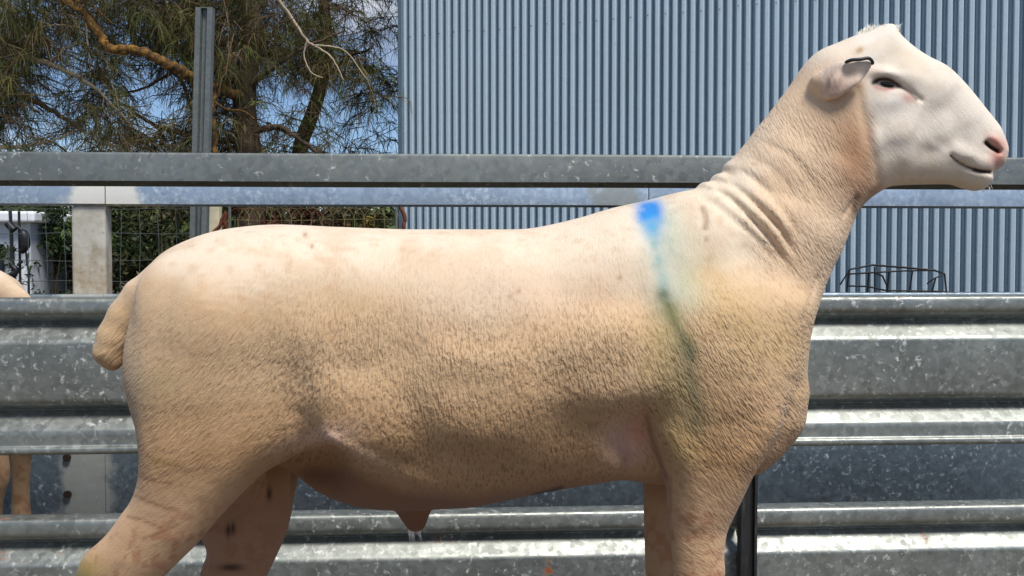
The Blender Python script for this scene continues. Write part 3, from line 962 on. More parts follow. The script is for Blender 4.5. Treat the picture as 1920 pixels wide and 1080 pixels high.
        put(.45 * fr * ln([(1225, 640), (1240, 780), (1285, 850)], 34) * near, srgb(176, 158, 98))
        put(.4 * ln([(1330, 520), (1400, 620), (1470, 650)], 60) * near * fr, srgb(200, 168, 102))
        put(1.15 * np.clip(np.exp(-np.abs((u - 1218 + 8 * (n2 - .5)) / 25) ** 3 - np.abs((v - 395 + 10 * (n1 - .5)) / 21) ** 3), 0, 1) * (.75 + .5 * n2) * near, srgb(14, 132, 214))
        put(.8 * blob(1222, 424, 20, 22) * near, srgb(64, 158, 210))
        put(.4 * blob(252, 720, 14, 90), srgb(170, 160, 138))  # greyish shade along the buttock's rear edge, put into the colour
        put(.35 * blob(300, 720, 50, 30), srgb(160, 148, 104))
    # hooves
    put(sstep(1392, 1402, p[:, 1]), srgb(70, 60, 50))
    # strength of the shorn fleece pattern
    wl_ = .16 + .84 * sstep(480, 700, v)
    wl_ = wl_ * (1 - .5 * sstep(560, 420, u))
    wl_ = wl_ * (1 - .9 * np.clip(belly, 0, 1)) * (1 - .65 * lg)
    wl_ = np.maximum(wl_, .5 * sstep(1360, 1440, u) * sstep(90, 260, v))
    wl_ = wl_ * (1 - .8 * np.maximum(face, headm * .6)) * (1 - .8 * np.clip(blob(1180, 825, 45, 50), 0, 1))
    wl_ = np.clip(wl_ * (.35 + 1.3 * fbm(u / 85, v / 60, p[:, 2] / 85, 3, 77)), 0, 1.1)
    ks = np.interp(u, [240, 400, 560, 760, 1050, 1330, 1600], [.8, .65, .35, 0, 0, -.5, -.7])
    fu = u + ks * (v - 700)
    flow = np.stack([fu, v, p[:, 2]], 1) / 100.0
    return np.clip(col, 0, 1), wl_, flow, np.clip(face, 0, 1)

def fleece_material():
    k = NM('shorn_fleece')
    col = k.attr('tint', 'Color')
    wl_ = k.attr('wool')
    fl = k.attr('flow', 'Vector')
    m = k.node('ShaderNodeMapping'); m.inputs['Scale'].default_value = (15, 5.5, 5.5); k.link(fl, m.inputs['Vector'])
    n1 = k.noise(m.outputs[0], 1.0, 2, 0.5, dist=.4)
    m2 = k.node('ShaderNodeMapping'); m2.inputs['Scale'].default_value = (25, 8.5, 8.5); k.link(fl, m2.inputs['Vector'])
    n2 = k.noise(m2.outputs[0], 1.0, 1.5, 0.5)
    n3 = k.noise(fl, 4.0, 4, 0.6)
    crease = k.ramp(n1, [(0.30, 0.0), (0.58, 1.0)])
    h = k.math('ADD', k.math('MULTIPLY', crease, .55), k.math('MULTIPLY', n2, .9))
    h = k.math('MULTIPLY', h, wl_)
    fine = k.noise(fl, 42, 3, .7)
    h = k.math('ADD', h, k.math('MULTIPLY', fine, .22))
    # soil and crease shade between the locks, both put into the colour
    dirt_shade = k.math('MULTIPLY', k.math('SUBTRACT', 1.0, crease), k.math('MULTIPLY', wl_, .30))
    c2 = k.mix(dirt_shade, col, k.mix(0.62, col, srgb(120, 80, 44)))
    c2 = k.mix(k.math('MULTIPLY', k.ramp(n2, [(0.34, 1.0), (0.47, 0.0)]), k.math('MULTIPLY', wl_, .75)), c2, k.mix(.6, c2, srgb(112, 74, 40)))
    c2 = k.mix(k.ramp(fine, [(0.4, .16), (0.6, 0)]), c2, k.mix(.5, c2, srgb(150, 110, 76)))
    nrm = k.bump(h, 0.62, 0.0045)
    k.p.inputs['Sheen Weight'].default_value = 0.15
    k.p.inputs['Sheen Roughness'].default_value = 0.6
    k.p.inputs['Subsurface Weight'].default_value = 0.0
    return k.done(c2, 0.92, 0.0, nrm, spec=0.15)
M['fleece'] = fleece_material()

def axis(parts):
    o = []
    for a, b, st in parts:
        o.append(np.arange(a, b, st))
    return np.concatenate(o).astype(np.float32)

def make_ram():
    U1 = axis([(100, 1490, 5.0), (1490, 1900, 2.6)])
    V1 = axis([(26, 384, 2.8), (384, GROUND_V + 20, 5.0)])
    Y1 = axis([(-330, -130, 6), (-130, 130, 4), (130, 336, 6)])
    v, q = surface_nets(ram_field(U1, V1, Y1), (U1, V1, Y1))
    v = relax(v, q, 2)
    # ease the haunch and the elbow into the trunk
    msk = np.exp(-((v[:, 0] - 400) / 150) ** 4 - ((v[:, 1] - 670) / 150) ** 4) + .8 * np.exp(-((v[:, 0] - 1230) / 60) ** 4 - ((v[:, 1] - 690) / 75) ** 4)
    msk = np.clip(msk, 0, 1) * (np.abs(v[:, 2]) > 60)
    e = np.concatenate([q[:, [0, 1]], q[:, [1, 2]], q[:, [2, 3]], q[:, [3, 0]]])
    cnt = np.bincount(e[:, 0], minlength=len(v)) + np.bincount(e[:, 1], minlength=len(v))
    for i in range(140):
        sm = np.bincount(e[:, 0], v[e[:, 1], 2], len(v)) + np.bincount(e[:, 1], v[e[:, 0], 2], len(v))
        v[:, 2] += .6 * msk * (sm / np.maximum(cnt, 1) - v[:, 2])
    v[:, 1] = np.minimum(v[:, 1], GROUND_V)
    w = to_world(v)
    w[:, 2] = np.maximum(w[:, 2], 0.001)
    root = empty('ram', (at(800, 475, RY).x, RY, 0), 'big cream polled ram standing in profile with a blue spray mark on its withers', 'sheep')
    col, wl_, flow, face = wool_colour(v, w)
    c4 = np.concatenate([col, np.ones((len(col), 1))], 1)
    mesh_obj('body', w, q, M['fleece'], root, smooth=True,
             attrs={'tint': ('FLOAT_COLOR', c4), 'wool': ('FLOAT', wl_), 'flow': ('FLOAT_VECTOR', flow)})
    # eyes
    k = NM('dark_eye')
    em = k.done(srgb(26, 18, 14), 0.12, 0, spec=.6)
    for side in (-1, 1):
        vs, fs = [], []
        a, b = 18, 12
        c0 = np.array([960 + 700 * .959, 475 - 318 * .959, 67.0 * side])
        for i in range(b + 1):
            th = math.pi * i / b
            for j in range(a):
                ph = 2 * math.pi * j / a
                x, y, z = math.sin(th) * math.cos(ph) * 21, math.cos(th) * 8.5, math.sin(th) * math.sin(ph) * 11
                r = .16
                vs.append(c0 + np.array([x * math.cos(r) - y * math.sin(r), x * math.sin(r) + y * math.cos(r), z]))
        for i in range(b):
            for j in range(a):
                fs.append((i * a + j, i * a + (j + 1) % a, (i + 1) * a + (j + 1) % a, (i + 1) * a + j))
        mesh_obj('eye', to_world(np.array(vs)), fs, em, root, smooth=True)
    # tag edge on the near ear
    tm = flat('tag_plastic', srgb(34, 38, 46), .4, 0, .1)
    pts = to_world(np.array([(960 + (p[0] - 960) * .944, 475 + (p[1] - 475) * .944, p[2]) for p in [(1579, 118, -108), (1590, 114, -113), (1606, 113, -115), (1620, 111, -115), (1628, 116, -113), (1630, 122, -110)]], float))
    mb = MB(); mb.tube(spline([Vector(p) for p in pts], 4), [.0012] + [.0026] * 19 + [.0015], 6)
    mb.build('ear_tag', tm, root, smooth=True)
    # loose hairs: top-knot, sheath, chin
    hm = flat('pale_hair', srgb(246, 238, 224), .8)
    def hairs(n, base, spread, dirn, length, wd, name):
        vs, fs = [], []
        for i in range(n):
            b = np.array(base) + (RNG.random(3) - .5) * 2 * np.array(spread)
            dv = np.array(dirn) + RNG.normal(0, .33, 3); dv /= np.linalg.norm(dv)
            L = length * (.5 + .7 * RNG.random())
            s = np.cross(dv, [0, 0, 1.0]); s /= np.linalg.norm(s) + 1e-6
            mid = b + dv * L * .5; tip = b + dv * L + np.array([0, L * .12, 0])
            o = len(vs)
            vs += [b - s * wd, b + s * wd, mid + s * wd * .8, mid - s * wd * .8, tip]
            fs += [(o, o + 1, o + 2, o + 3), (o + 3, o + 2, o + 4)]
        ob = mesh_obj(name, to_world(np.array(vs)), fs, hm, root)
        tag(ob, kind='stuff')
    hairs(1500, (1640, 66, 0), (30, 10, 34), (.4, -1, 0), 9, .55, 'wool_tuft')
    hairs(46, (777, 986, 0), (14, 8, 10), (.25, 1, 0), 24, .6, 'sheath_hair')
    hairs(40, (1835, 346, 0), (18, 6, 20), (.2, 1, 0), 12, .45, 'chin_hair')
    return root
ram = make_ram()

# ------------------------------------------------------------------ second sheep, in the race behind the first fence
def make_second():
    U1 = axis([(90, 1900, 11.0)]); V1 = axis([(20, GROUND_V + 30, 11.0)]); Y1 = axis([(-330, 336, 10.0)])
    v, q = surface_nets(ram_field(U1, V1, Y1, standing=True), (U1, V1, Y1))
    v = relax(v, q, 2)
    w = to_world(v)
    w[:, 2] = np.maximum(w[:, 2], 0.001)
    col, wl_, flow, face = wool_colour(v, w, marks=False)
    tail = srgb(70, 50, 36)
    c4 = np.concatenate([col, np.ones((len(col), 1))], 1)
    # turned round (a half turn about the vertical): it faces the other way
    s = 0.93
    x0 = (245 - 960) / PXM
    YS = 2.66
    xe = (46 - 960) / F * YS
    w2 = w.copy()
    w2[:, 0] = xe - (w[:, 0] - x0) * s
    w2[:, 1] = YS - (w[:, 1] - RY) * s
    w2[:, 2] = w[:, 2] * s
    root = empty('sheep', (xe - .6, YS, 0), 'cream sheep in the race between the two fences, only its rump and hind leg showing', 'sheep')
    mesh_obj('body', w2, q, M['fleece'], root, smooth=True, attrs={'tint': ('FLOAT_COLOR', c4), 'wool': ('FLOAT', wl_), 'flow': ('FLOAT_VECTOR', flow)})
make_second()

# ------------------------------------------------------------------ behind the yards: posts, mesh fence, small things
def back_yard():
    # galvanised channel post
    Y = 5.6
    p0, p1 = at(371, 520, Y), at(384.5, 15, Y)
    dirn = (p1 - p0) / (p1.z - p0.z)
    foot = p0 - dirn * p0.z; foot.z = 0
    r = empty('steel_post', foot, 'tall galvanised channel post rising in front of the trees', 'post')
    prof = [(-.046, .03), (-.046, -.02), (-.018, -.02), (-.013, .012), (.002, .016), (.014, .012), (.018, -.022), (.046, -.022), (.046, .03)]
    prof = prof + [(a * .93, b + .006 if b < .02 else b) for a, b in prof[::-1]]
    vs, fs = [], []
    n = len(prof)
    for z in (0.0, p1.z):
        for a, b in prof:
            vs.append((foot.x + dirn.x * z + a, foot.y + b, z))
    for i in range(n):
        fs.append((i, (i + 1) % n, n + (i + 1) % n, n + i))
    mesh_obj('channel', vs, fs, M['galv_post'], r)
    mb = MB(); mb.box((foot.x + dirn.x * (p1.z - .004), foot.y + .006, p1.z - .002), (.086, .046, .004)); mb.build('cap', M['galv_post'], r)

    # cream timber post with a rusty chain beside it
    cm_ = flat('cream_timber', srgb(208, 196, 164), .85, 0, .14, 18)
    f = at(402, 475, 6.1)
    mb = MB(); mb.box((f.x, f.y, .58), (.078, .07, 1.16))
    o = mb.build('timber_post', cm_, None); tag(o, 'short cream timber post beside the tall steel post', 'post')
    o.modifiers.new('bevel', 'BEVEL').width = .008
    rust = flat('rust', srgb(112, 62, 42), .9, .2, .35, 40)
    M['rust'] = rust
    mb = MB()
    pts = [at(u, v, 6.0) for u, v in ((392, 448), (402, 434), (412, 424), (417, 410), (424, 400), (421, 416), (426, 430), (418, 440))]
    for a, b in zip(spline(pts, 4)[:-1], spline(pts, 4)[1:]):
        mb.tube([a - (b - a) * .25, b + (b - a) * .25], .011, 6)
    mb.tube([pts[0], Vector((pts[0].x - .01, 6.02, 0.4)), Vector((pts[0].x, 6.0, 0.0))], .009, 6)
    o = mb.build('rusty_chain', rust, None); tag(o, 'rusty brown chain bunched against the cream timber post', 'chain')

    # looped woven wire fence
    Yf = 5.9
    wr = NM('weathered_wire'); c = wr.coords('Object'); n_ = wr.noise(c, 12, 3)
    wm = wr.done(wr.ramp(n_, [(0.35, srgb(96, 74, 50)), (0.65, srgb(150, 134, 92))]), .6, .4)
    wg = flat('grey_wire', srgb(104, 110, 106), .5, .5, .2)
    def mesh_fence(u0, u1, vtop, pitch_px, mat, loops, label):
        a, b = at(u0, vtop, Yf), at(u1, vtop, Yf)
        zt = a.z
        r = empty('wire_fence', (a.x, Yf, 0), label, 'fence')
        n = int(abs(u1 - u0) / pitch_px)
        dx = (b.x - a.x) / n
        mb = MB()
        rw = .0021
        for i in range(n + 1):
            x = a.x + dx * i
            wv = lambda z: x + .006 * math.sin(z * 9 + i)
            if loops:
                mb.tube([(wv(z), Yf, z) for z in np.linspace(0, zt - .06, 7)], rw, 4)
                arc = [(x + dx * (1 - math.cos(t)), Yf + .003 * (i % 2), zt - .06 + .06 * math.sin(t)) for t in np.linspace(0, math.pi, 9)]
                if i < n - 1: mb.tube(arc, rw, 4)
            else:
                mb.tube([(wv(z), Yf, z) for z in np.linspace(0, zt, 7)], rw * .85, 4)
        o = mb.build('upright_wires', mat, r); tag(o, kind='stuff')
        hz = [zt - .07, zt - .17, zt - .30, zt - .48, zt - .68, zt - .9] if loops else [zt, zt - .14, zt - .30, zt - .42, zt - .56, zt - .75, zt - .95]
        for z in hz:
            if z < .02: continue
            mb = MB()
            mb.tube([(x, Yf + .004, z + .004 * math.sin(x * 7 + z * 20)) for x in np.linspace(a.x, b.x, 20)], rw, 4)
            mb.build('line_wire', mat, r)
        for x in (a.x, b.x):
            mb = MB(); mb.tube([(x, Yf + .03, 0), (x, Yf + .03, zt + .02)], .008, 8); mb.build('fence_stake', M['galv_post'], r)
    mesh_fence(428, 742, 390, 18.5, wm, True, 'looped-top woven wire fence, rusty yellow, between steel post and corrugated shed')
    mesh_fence(-160, 366, 392, 35, wg, False, 'grey square-mesh wire fence in front of the dark green shrubs')

    # white cabinet with dark gear in front
    Yc = 7.6
    wp_ = flat('white_paint', srgb(236, 238, 240), .55, 0, .05, 6)
    gp = flat('pale_grey_panel', srgb(196, 200, 206), .6, 0, .1, 8)
    x1 = at(58, 475, Yc).x; xl = x1 - 1.5
    ztop = at(58, 418, Yc).z
    r = empty('white_cabinet', ((xl + x1) / 2, Yc + .4, 0), 'white box cabinet with thick rounded lid beyond the wire fence', 'cabinet')
    mb = MB(); mb.box(((xl + x1) / 2, Yc + .4, ztop / 2), (x1 - xl, .8, ztop)); mb.build('case', gp, r)
    zt = at(58, 397, Yc).z
    mb = MB(); mb.box(((xl + x1) / 2 + .02, Yc + .38, (zt + ztop) / 2 + .001), (x1 - xl + .1, .94, zt - ztop)); o = mb.build('lid', wp_, r)
    bv = o.modifiers.new('bevel', 'BEVEL'); bv.width = .02; bv.segments = 3
    mb = MB(); a = at(13, 470, Yc); mb.box((a.x - .32, Yc - .006, .55), (.6, .02, .7)); mb.build('dark_opening', flat('opening_dark', srgb(40, 44, 52), .5), r)  # dark sheet added to stand for the shaded opening
    mb = MB(); a = at(34, 500, Yc); mb.box((a.x + .01, Yc - .008, ztop * .36), (.16, .016, ztop * .62)); mb.build('side_panel', wp_, r)
    bk = flat('black_rubber', srgb(24, 26, 30), .5, 0, .2)
    b0 = at(26, 540, 7.1)
    r = empty('hand_pump', (b0.x, 7.1, 0), 'black hand pump with upright pipe and hose in front of the white cabinet', 'pump')
    def px(u, v): return at(u, v, 7.1)
    mb = MB(); q = px(19, 396); mb.tube([(q.x + .01, 7.1, 0), (q.x + .02, 7.1, .5), (q.x, 7.1, q.z)], .012, 8); mb.build('pipe', bk, r)
    mb = MB(); q = px(33, 396); mb.tube([(q.x + .0, 7.12, 0), (q.x, 7.12, q.z)], .009, 8); mb.build('handle_rod', bk, r)
    mb = MB(); mb.tube(spline([px(40, 432), px(46, 444), px(47, 462), px(40, 474)], 4), [.018, .028, .032, .034, .036, .036, .034, .034, .032, .028, .024, .02, .015], 8); mb.build('pump_body', bk, r, True)
    mb = MB(); mb.tube(spline([px(14, 418), px(20, 425), px(27, 432)], 4), .026, 8); mb.build('spout', bk, r, True)
    mb = MB(); mb.tube(spline([px(48, 470), px(52, 500), px(54, 530), Vector((px(54, 530).x, 7.1, 0.0))], 5), .007, 6); mb.build('hose', bk, r, True)
    mb = MB(); mb.tube(spline([px(20, 492), px(24, 500), px(30, 506), px(26, 516), px(22, 510)], 4), .02, 8); mb.build('foot_valve', bk, r, True)
    mb = MB(); mb.tube([px(40, 432), px(33, 425)], .012, 6); mb.build('bracket', bk, r); mb = MB(); mb.tube([px(33, 497), px(42, 490)], .01, 6); mb.build('bracket', bk, r)

    # bent rusty pipe by the shed corner
    pts = [at(u, v, 8.7) for u, v in ((741, 372), (750, 388), (757, 400), (759, 415), (757, 440))]
    pts.append(Vector((pts[-1].x, 8.7, 0)))
    mb = MB(); mb.tube(spline(pts, 5), .018, 8); o = mb.build('bent_pipe', rust, None, True); tag(o, 'bent rusty pipe standing against the shed corner', 'pipe')

    # black wire frame by the shed wall
    Yw = 7.35
    bm = flat('black_wire', srgb(20, 20, 22), .55, .3, .2)
    q = at(1675, 520, Yw)
    r = empty('wire_rack', (q.x, Yw, 0), 'bent black wire rack standing against the corrugated shed wall', 'rack')
    def P(u, v, d=0.0): return at(u, v, Yw + d)
    rail = lambda pts, rr, nm: (lambda m: (m.tube(pts, rr, 6), m.build(nm, bm, r)))(MB())
    front = [P(1575, 534), P(1588, 514), P(1640, 511), P(1655, 518), P(1663, 536), P(1664, 551)]
    back = [P(1588, 514, .0), P(1594, 505, .25), P(1636, 497, .3), P(1700, 502, .3), P(1752, 507, .25), P(1771, 514, .05)]
    rail(front, .0065, 'front_hoop'); rail(back, .008, 'top_hoop')
    rail([P(1640, 511), P(1692, 508, .05), P(1752, 507, .25)], .006, 'top_wire')
    rail([P(1588, 536), P(1626, 537), P(1662, 545), P(1748, 546), P(1790, 549, .1)], .0065, 'lower_hoop')
    rail([P(1771, 514, .05), P(1752, 522), P(1738, 532)], .006, 'brace')
    for (u0, v0, u1, d) in ((1592, 506, 1587, 0), (1629, 513, 1626, 0), (1667, 510, 1663, 0), (1711, 508, 1704, .15), (1754, 522, 1746, 0), (1771, 514, 1775, .05), (1640, 500, 1640, .28)):
        a = P(u0, v0, d); b = P(u1, 553, d)
        e = a + (b - a) * ((a.z) / (a.z - b.z)); e.z = 0
        rail([a, b, e], .0065, 'leg')
back_yard()

# ------------------------------------------------------------------ shrubs and trees
def leaf_mat(name, trans=.25, rough=.6):
    k = NM(name)
    c = k.attr('tint', 'Color')
    k.p.inputs['Transmission Weight'].default_value = 0.0
    m = k.done(c, rough, 0, spec=.25)
    return m
M['leaf'] = leaf_mat('leaf')
k = NM('bark'); c_ = k.coords('Object', (1, 1, .35)); n_ = k.noise(c_, 22, 6, .65); n2_ = k.noise(c_, 5, 3)
M['bark'] = k.done(k.ramp(n_, [(.3, srgb(50, 40, 32)), (.7, srgb(104, 86, 66))]), .95, 0, k.bump(n_, .9, .02))
k = NM('lichen_bark'); c_ = k.coords('Object'); n_ = k.noise(c_, 18, 5, .65)
M['lichen'] = k.done(k.ramp(n_, [(.34, srgb(64, 50, 38)), (.5, srgb(118, 84, 44)), (.68, srgb(184, 138, 60))]), .95, 0, k.bump(n_, .8, .02))
M['deadwood'] = flat('dead_twig', srgb(178, 162, 136), .9, 0, .2, 20)
M['twig'] = flat('brown_twig', srgb(104, 86, 62), .9, 0, .25, 20)

def leaves(name, pos, size, cols, parent, seed, flatz=.6):
    g = np.random.default_rng(seed)
    n = len(pos)
    nrm = g.normal(0, 1, (n, 3)); nrm[:, 2] += flatz; nrm /= np.linalg.norm(nrm, axis=1)[:, None]
    t = np.cross(nrm, g.normal(0, 1, (n, 3))); t /= np.linalg.norm(t, axis=1)[:, None]
    b = np.cross(nrm, t)
    L = (size * (.6 + .8 * g.random(n)))[:, None]
    v = np.stack([pos - t * L, pos - b * L * .38 + nrm * L * .12, pos + t * L, pos + b * L * .38 + nrm * L * .12], 1).reshape(-1, 3)
    f = np.arange(n * 4).reshape(n, 4)
    c4 = np.concatenate([np.repeat(cols, 4, 0), np.ones((n * 4, 1))], 1)
    return mesh_obj(name, v, f, M['leaf'], parent, attrs={'tint': ('FLOAT_COLOR', c4)})

def shrub(u, Y, w, h, pal, n, label, seed, size=.03, group=None):
    g = np.random.default_rng(seed)
    base = at(u, 475, Y); base.z = 0
    r = empty('shrub', base, label, 'shrub', group)
    # clumps on a woody frame
    nc = 46
    cc = g.normal(0, 1, (nc, 3)); cc /= np.linalg.norm(cc, axis=1)[:, None]
    cc *= (.35 + .65 * g.random((nc, 1)) ** .5)
    cen = np.array([base.x, base.y, h * .52]) + cc * np.array([w / 2, w * .38, h * .5])
    cen[:, 2] = np.maximum(cen[:, 2], .06)
    idx = g.integers(0, nc, n)
    pos = cen[idx] + g.normal(0, 1, (n, 3)) * np.array([.07, .07, .06]) * (w / 1.2)
    pos[:, 2] = np.maximum(pos[:, 2], .02)
    pal = np.array(pal)
    tone = .65 + .7 * g.random((nc, 1))
    cols = np.clip(.6 * pal[g.integers(0, len(pal), nc)][idx] * tone[idx] * (.75 + .5 * g.random((n, 1))), 0, 1)
    leaves('foliage', pos, size, cols, r, seed + 1)
    mb = MB()
    for i in range(12):
        e = Vector(cen[i])
        s = base + Vector((g.normal(0, .05), g.normal(0, .05), 0))
        mb.tube([s, s.lerp(e, .5) + Vector((0, 0, .06)), e], [.012, .008, .004], 5)
    mb.build('stems', M['twig'], r)

GRN = [srgb(62, 84, 42), srgb(78, 98, 50), srgb(52, 70, 40), srgb(92, 104, 62)]
OLV = [srgb(76, 82, 48), srgb(96, 94, 56), srgb(60, 66, 40)]
RED = [srgb(112, 66, 44), srgb(92, 58, 40), srgb(84, 74, 44), srgb(126, 84, 52)]
YEL = [srgb(142, 128, 60), srgb(118, 108, 54), srgb(96, 84, 48)]
shrub(95, 7.9, 1.0, 1.25, GRN, 5200, 'dark green leafy shrub beside the white cabinet', 101)
shrub(225, 8.2, 1.1, 1.3, GRN, 5200, 'dark green leafy shrub behind the whitish square post', 102)
shrub(318, 7.8, 1.0, 1.2, OLV, 5200, 'olive shrub left of the tall steel post, behind the square mesh', 103)
shrub(462, 8.4, .9, 1.25, RED, 4000, 'brown leaved shrub behind the looped fence near the steel post', 104, .026)
shrub(560, 8.8, 1.0, 1.25, RED[:3], 4000, 'dark brown shrub in the middle of the looped wire fence', 105, .026)
shrub(640, 8.3, .8, 1.22, RED, 3600, 'reddish brown shrub behind the looped fence next to the yellow one', 106, .026)
shrub(708, 8.5, .55, 1.15, YEL, 2600, 'yellow green shrub beside the shed corner', 107, .026)
# grass tuft at the cabinet
def grass():
    g = np.random.default_rng(5)
    n = 900
    c = at(48, 560, 7.0)
    b = np.stack([c.x + g.normal(0, .14, n), 7.0 + g.normal(0, .1, n), np.zeros(n)], 1)
    L = .25 + .3 * g.random(n)
    tip = b + np.stack([g.normal(0, .09, n), g.normal(0, .09, n), L], 1)
    w = .004
    v = np.stack([b + [-w, 0, 0], b + [w, 0, 0], tip + [w * .3, 0, 0], tip - [w * .3, 0, 0]], 1).reshape(-1, 3)
    col = np.array(GRN)[g.integers(0, 4, n)] * (.8 + .6 * g.random((n, 1)))
    c4 = np.concatenate([np.repeat(np.clip(col, 0, 1), 4, 0), np.ones((n * 4, 1))], 1)
    o = mesh_obj('grass', v, np.arange(n * 4).reshape(n, 4), M['leaf'], None, attrs={'tint': ('FLOAT_COLOR', c4)})
    tag(o, 'tuft of long green grass at the foot of the white cabinet', 'grass', kind='stuff')
grass()

GAPS = [(282, 208, 58, 48), (520, 212, 44, 34), (625, 225, 36, 46), (90, 232, 52, 34), (125, 172, 34, 26), (340, 245, 28, 18), (505, 265, 14, 20), (425, 235, 16, 16), (725, 130, 20, 24)]
def in_gap(pos):
    u, v = to_px(pos)
    o = np.zeros(len(pos))
    for cu, cv, a, b in GAPS:
        o = np.maximum(o, np.exp(-(((u - cu) / a) ** 2 + ((v - cv) / b) ** 2) ** 2))
    return o

def needles(name, cen, parent, seed, per=20, length=.2, wd=.0022, pal=None):
    """drooping sprays of thin green-brown branchlets"""
    g = np.random.default_rng(seed)
    n = len(cen)
    ang = g.random(n) * 2 * math.pi
    tw = np.stack([np.cos(ang), np.sin(ang), g.normal(-.25, .35, n)], 1)
    tw /= np.linalg.norm(tw, axis=1)[:, None]
    TL = .22 + .3 * g.random(n)
    idx = np.repeat(np.arange(n), per)
    m = len(idx)
    s = g.random(m)
    b = cen[idx] + tw[idx] * (TL[idx] * s)[:, None] + np.stack([np.zeros(m), np.zeros(m), -.10 * s * s], 1)
    dv = tw[idx] * .7 + g.normal(0, .55, (m, 3)); dv[:, 2] -= .35
    dv /= np.linalg.norm(dv, axis=1)[:, None]
    L = length * (.5 + g.random(m))
    mid = b + dv * (L * .5)[:, None]
    tip = mid + dv * (L * .38)[:, None] + np.stack([np.zeros(m), np.zeros(m), -L * .38], 1)
    sd_ = np.cross(dv, g.normal(0, 1, (m, 3))); sd_ /= np.linalg.norm(sd_, axis=1)[:, None]
    w = (wd * (.7 + .6 * g.random(m)))[:, None] * sd_
    v = np.stack([b - w, b + w, mid + w, mid - w, tip + w * .5, tip - w * .5], 1).reshape(-1, 3)
    o = np.arange(m)[:, None] * 6
    f = np.concatenate([o + np.array([0, 1, 2, 3]), o + np.array([3, 2, 4, 5])])
    pal = np.array(pal)
    cc = pal[g.integers(0, len(pal), n)] * (.7 + .6 * g.random((n, 1)))
    col = np.clip(cc[idx] * (.75 + .5 * g.random((m, 1))), 0, 1)
    c4 = np.concatenate([np.repeat(col, 6, 0), np.ones((m * 6, 1))], 1)
    ob = mesh_obj(name, v, f, M['leaf'], parent, attrs={'tint': ('FLOAT_COLOR', c4)})
    # the fine twigs the sprays hang from
    e = cen + tw * TL[:, None]; e[:, 2] -= .10
    h = cen + tw * (TL * .5)[:, None]; h[:, 2] -= .02
    ww = np.cross(tw, [0, 0, 1.0]); ww /= np.linalg.norm(ww, axis=1)[:, None] + 1e-6
    ww2 = np.tile([0, 0, 1.0], (n, 1))
    st = cen - tw * .12
    vs, fs = [], []
    base = 0
    for W_ in (ww * .004, ww2 * .004):
        vv = np.stack([st - W_, st + W_, h + W_, h - W_, e + W_ * .4, e - W_ * .4], 1).reshape(-1, 3)
        o = np.arange(n)[:, None] * 6 + base
        vs.append(vv); fs.append(np.concatenate([o + np.array([0, 1, 2, 3]), o + np.array([3, 2, 4, 5])])); base += len(vv)
    tag(mesh_obj('twigs', np.concatenate(vs), np.concatenate(fs), M['twig'], parent), kind='stuff')
    return ob

PINE = [srgb(88, 84, 44), srgb(70, 70, 38), srgb(100, 90, 50), srgb(80, 66, 44), srgb(92, 76, 52), srgb(80, 88, 42)]
PINEG = [srgb(96, 112, 46), srgb(108, 118, 52), srgb(84, 92, 44)]

def taper(pts, r0, r1, n=6):
    S = spline(pts, n)
    return S, [r0 + (r1 - r0) * i / (len(S) - 1) for i in range(len(S))]

def tree(Y, trunk_px, r0, label, limbs, boxes, seed, group=None, per=22):
    """trunk and limbs through picture columns at depth Y; boxes of foliage (x0,x1,y0,y1,z0,z1,count)"""
    pts = [at(u, v, Y + dy) for u, v, dy in trunk_px]
    foot = Vector((pts[0].x, pts[0].y, 0))
    r = empty('casuarina_tree', foot, label, 'tree', group)
    mb = MB(); S, R_ = taper([foot] + pts, r0 * 1.15, r0 * .55); mb.tube(S, R_, 10); mb.build('trunk', M['bark'], r, True)
    for lp, a, b, mat in limbs:
        q = [at(u, v, Y + dy) for u, v, dy in lp]
        S, R_ = taper(q, a, b, 7)
        g = np.random.default_rng(len(lp) * 7 + int(a * 1000))
        S = [p + Vector(g.normal(0, a * .13, 3)) for p in S]
        mb = MB(); mb.tube(S, R_, 7); mb.build('limb', M[mat], r, True)
    g = np.random.default_rng(seed)
    cen = []
    for (x0, x1, y0, y1, z0, z1, n) in boxes:
        nk = max(6, n // 26)
        kc = np.stack([x0 + (x1 - x0) * g.random(nk), y0 + (y1 - y0) * g.random(nk), z0 + (z1 - z0) * g.random(nk)], 1)
        p = kc[g.integers(0, nk, n)] + g.normal(0, 1, (n, 3)) * np.array([.34, .3, .2])
        p[:, 2] = np.maximum(p[:, 2], z0 - .15)
        cen.append(p)
    cen = np.concatenate(cen)
    keep = (g.random(len(cen)) > .97 * in_gap(cen - np.array([0, 0, .12]))) & (g.random(len(cen)) > .97 * in_gap(cen - np.array([0, 0, .28]))) & (g.random(len(cen)) > .85 * in_gap(cen - np.array([0, 0, .42])))
    lu, lv = to_px(cen - np.array([0, 0, .12]))
    keep &= ~((line_d([(455, 182), (368, 150), (300, 114), (205, 90), (186, 62), (150, 20)], lu, lv) < 34) & (cen[:, 1] < 9.2))
    su_, _ = to_px(cen)
    keep &= ~((su_ > 712) & (cen[:, 1] < 9.9))
    keep &= ~((cen[:, 0] > -1.45 - .0 * cen[:, 1]) & (cen[:, 1] < 9.4) & (cen[:, 2] < 5) & (cen[:, 0] > -1.5))
    cen = cen[keep]
    grn = g.random(len(cen)) < .16
    needles('foliage', cen[~grn], r, seed + 3, per + 6, .15, .0022, PINE)
    if grn.sum() > 3: needles('green_foliage', cen[grn], r, seed + 5, per, .13, .0024, PINEG)
    return r

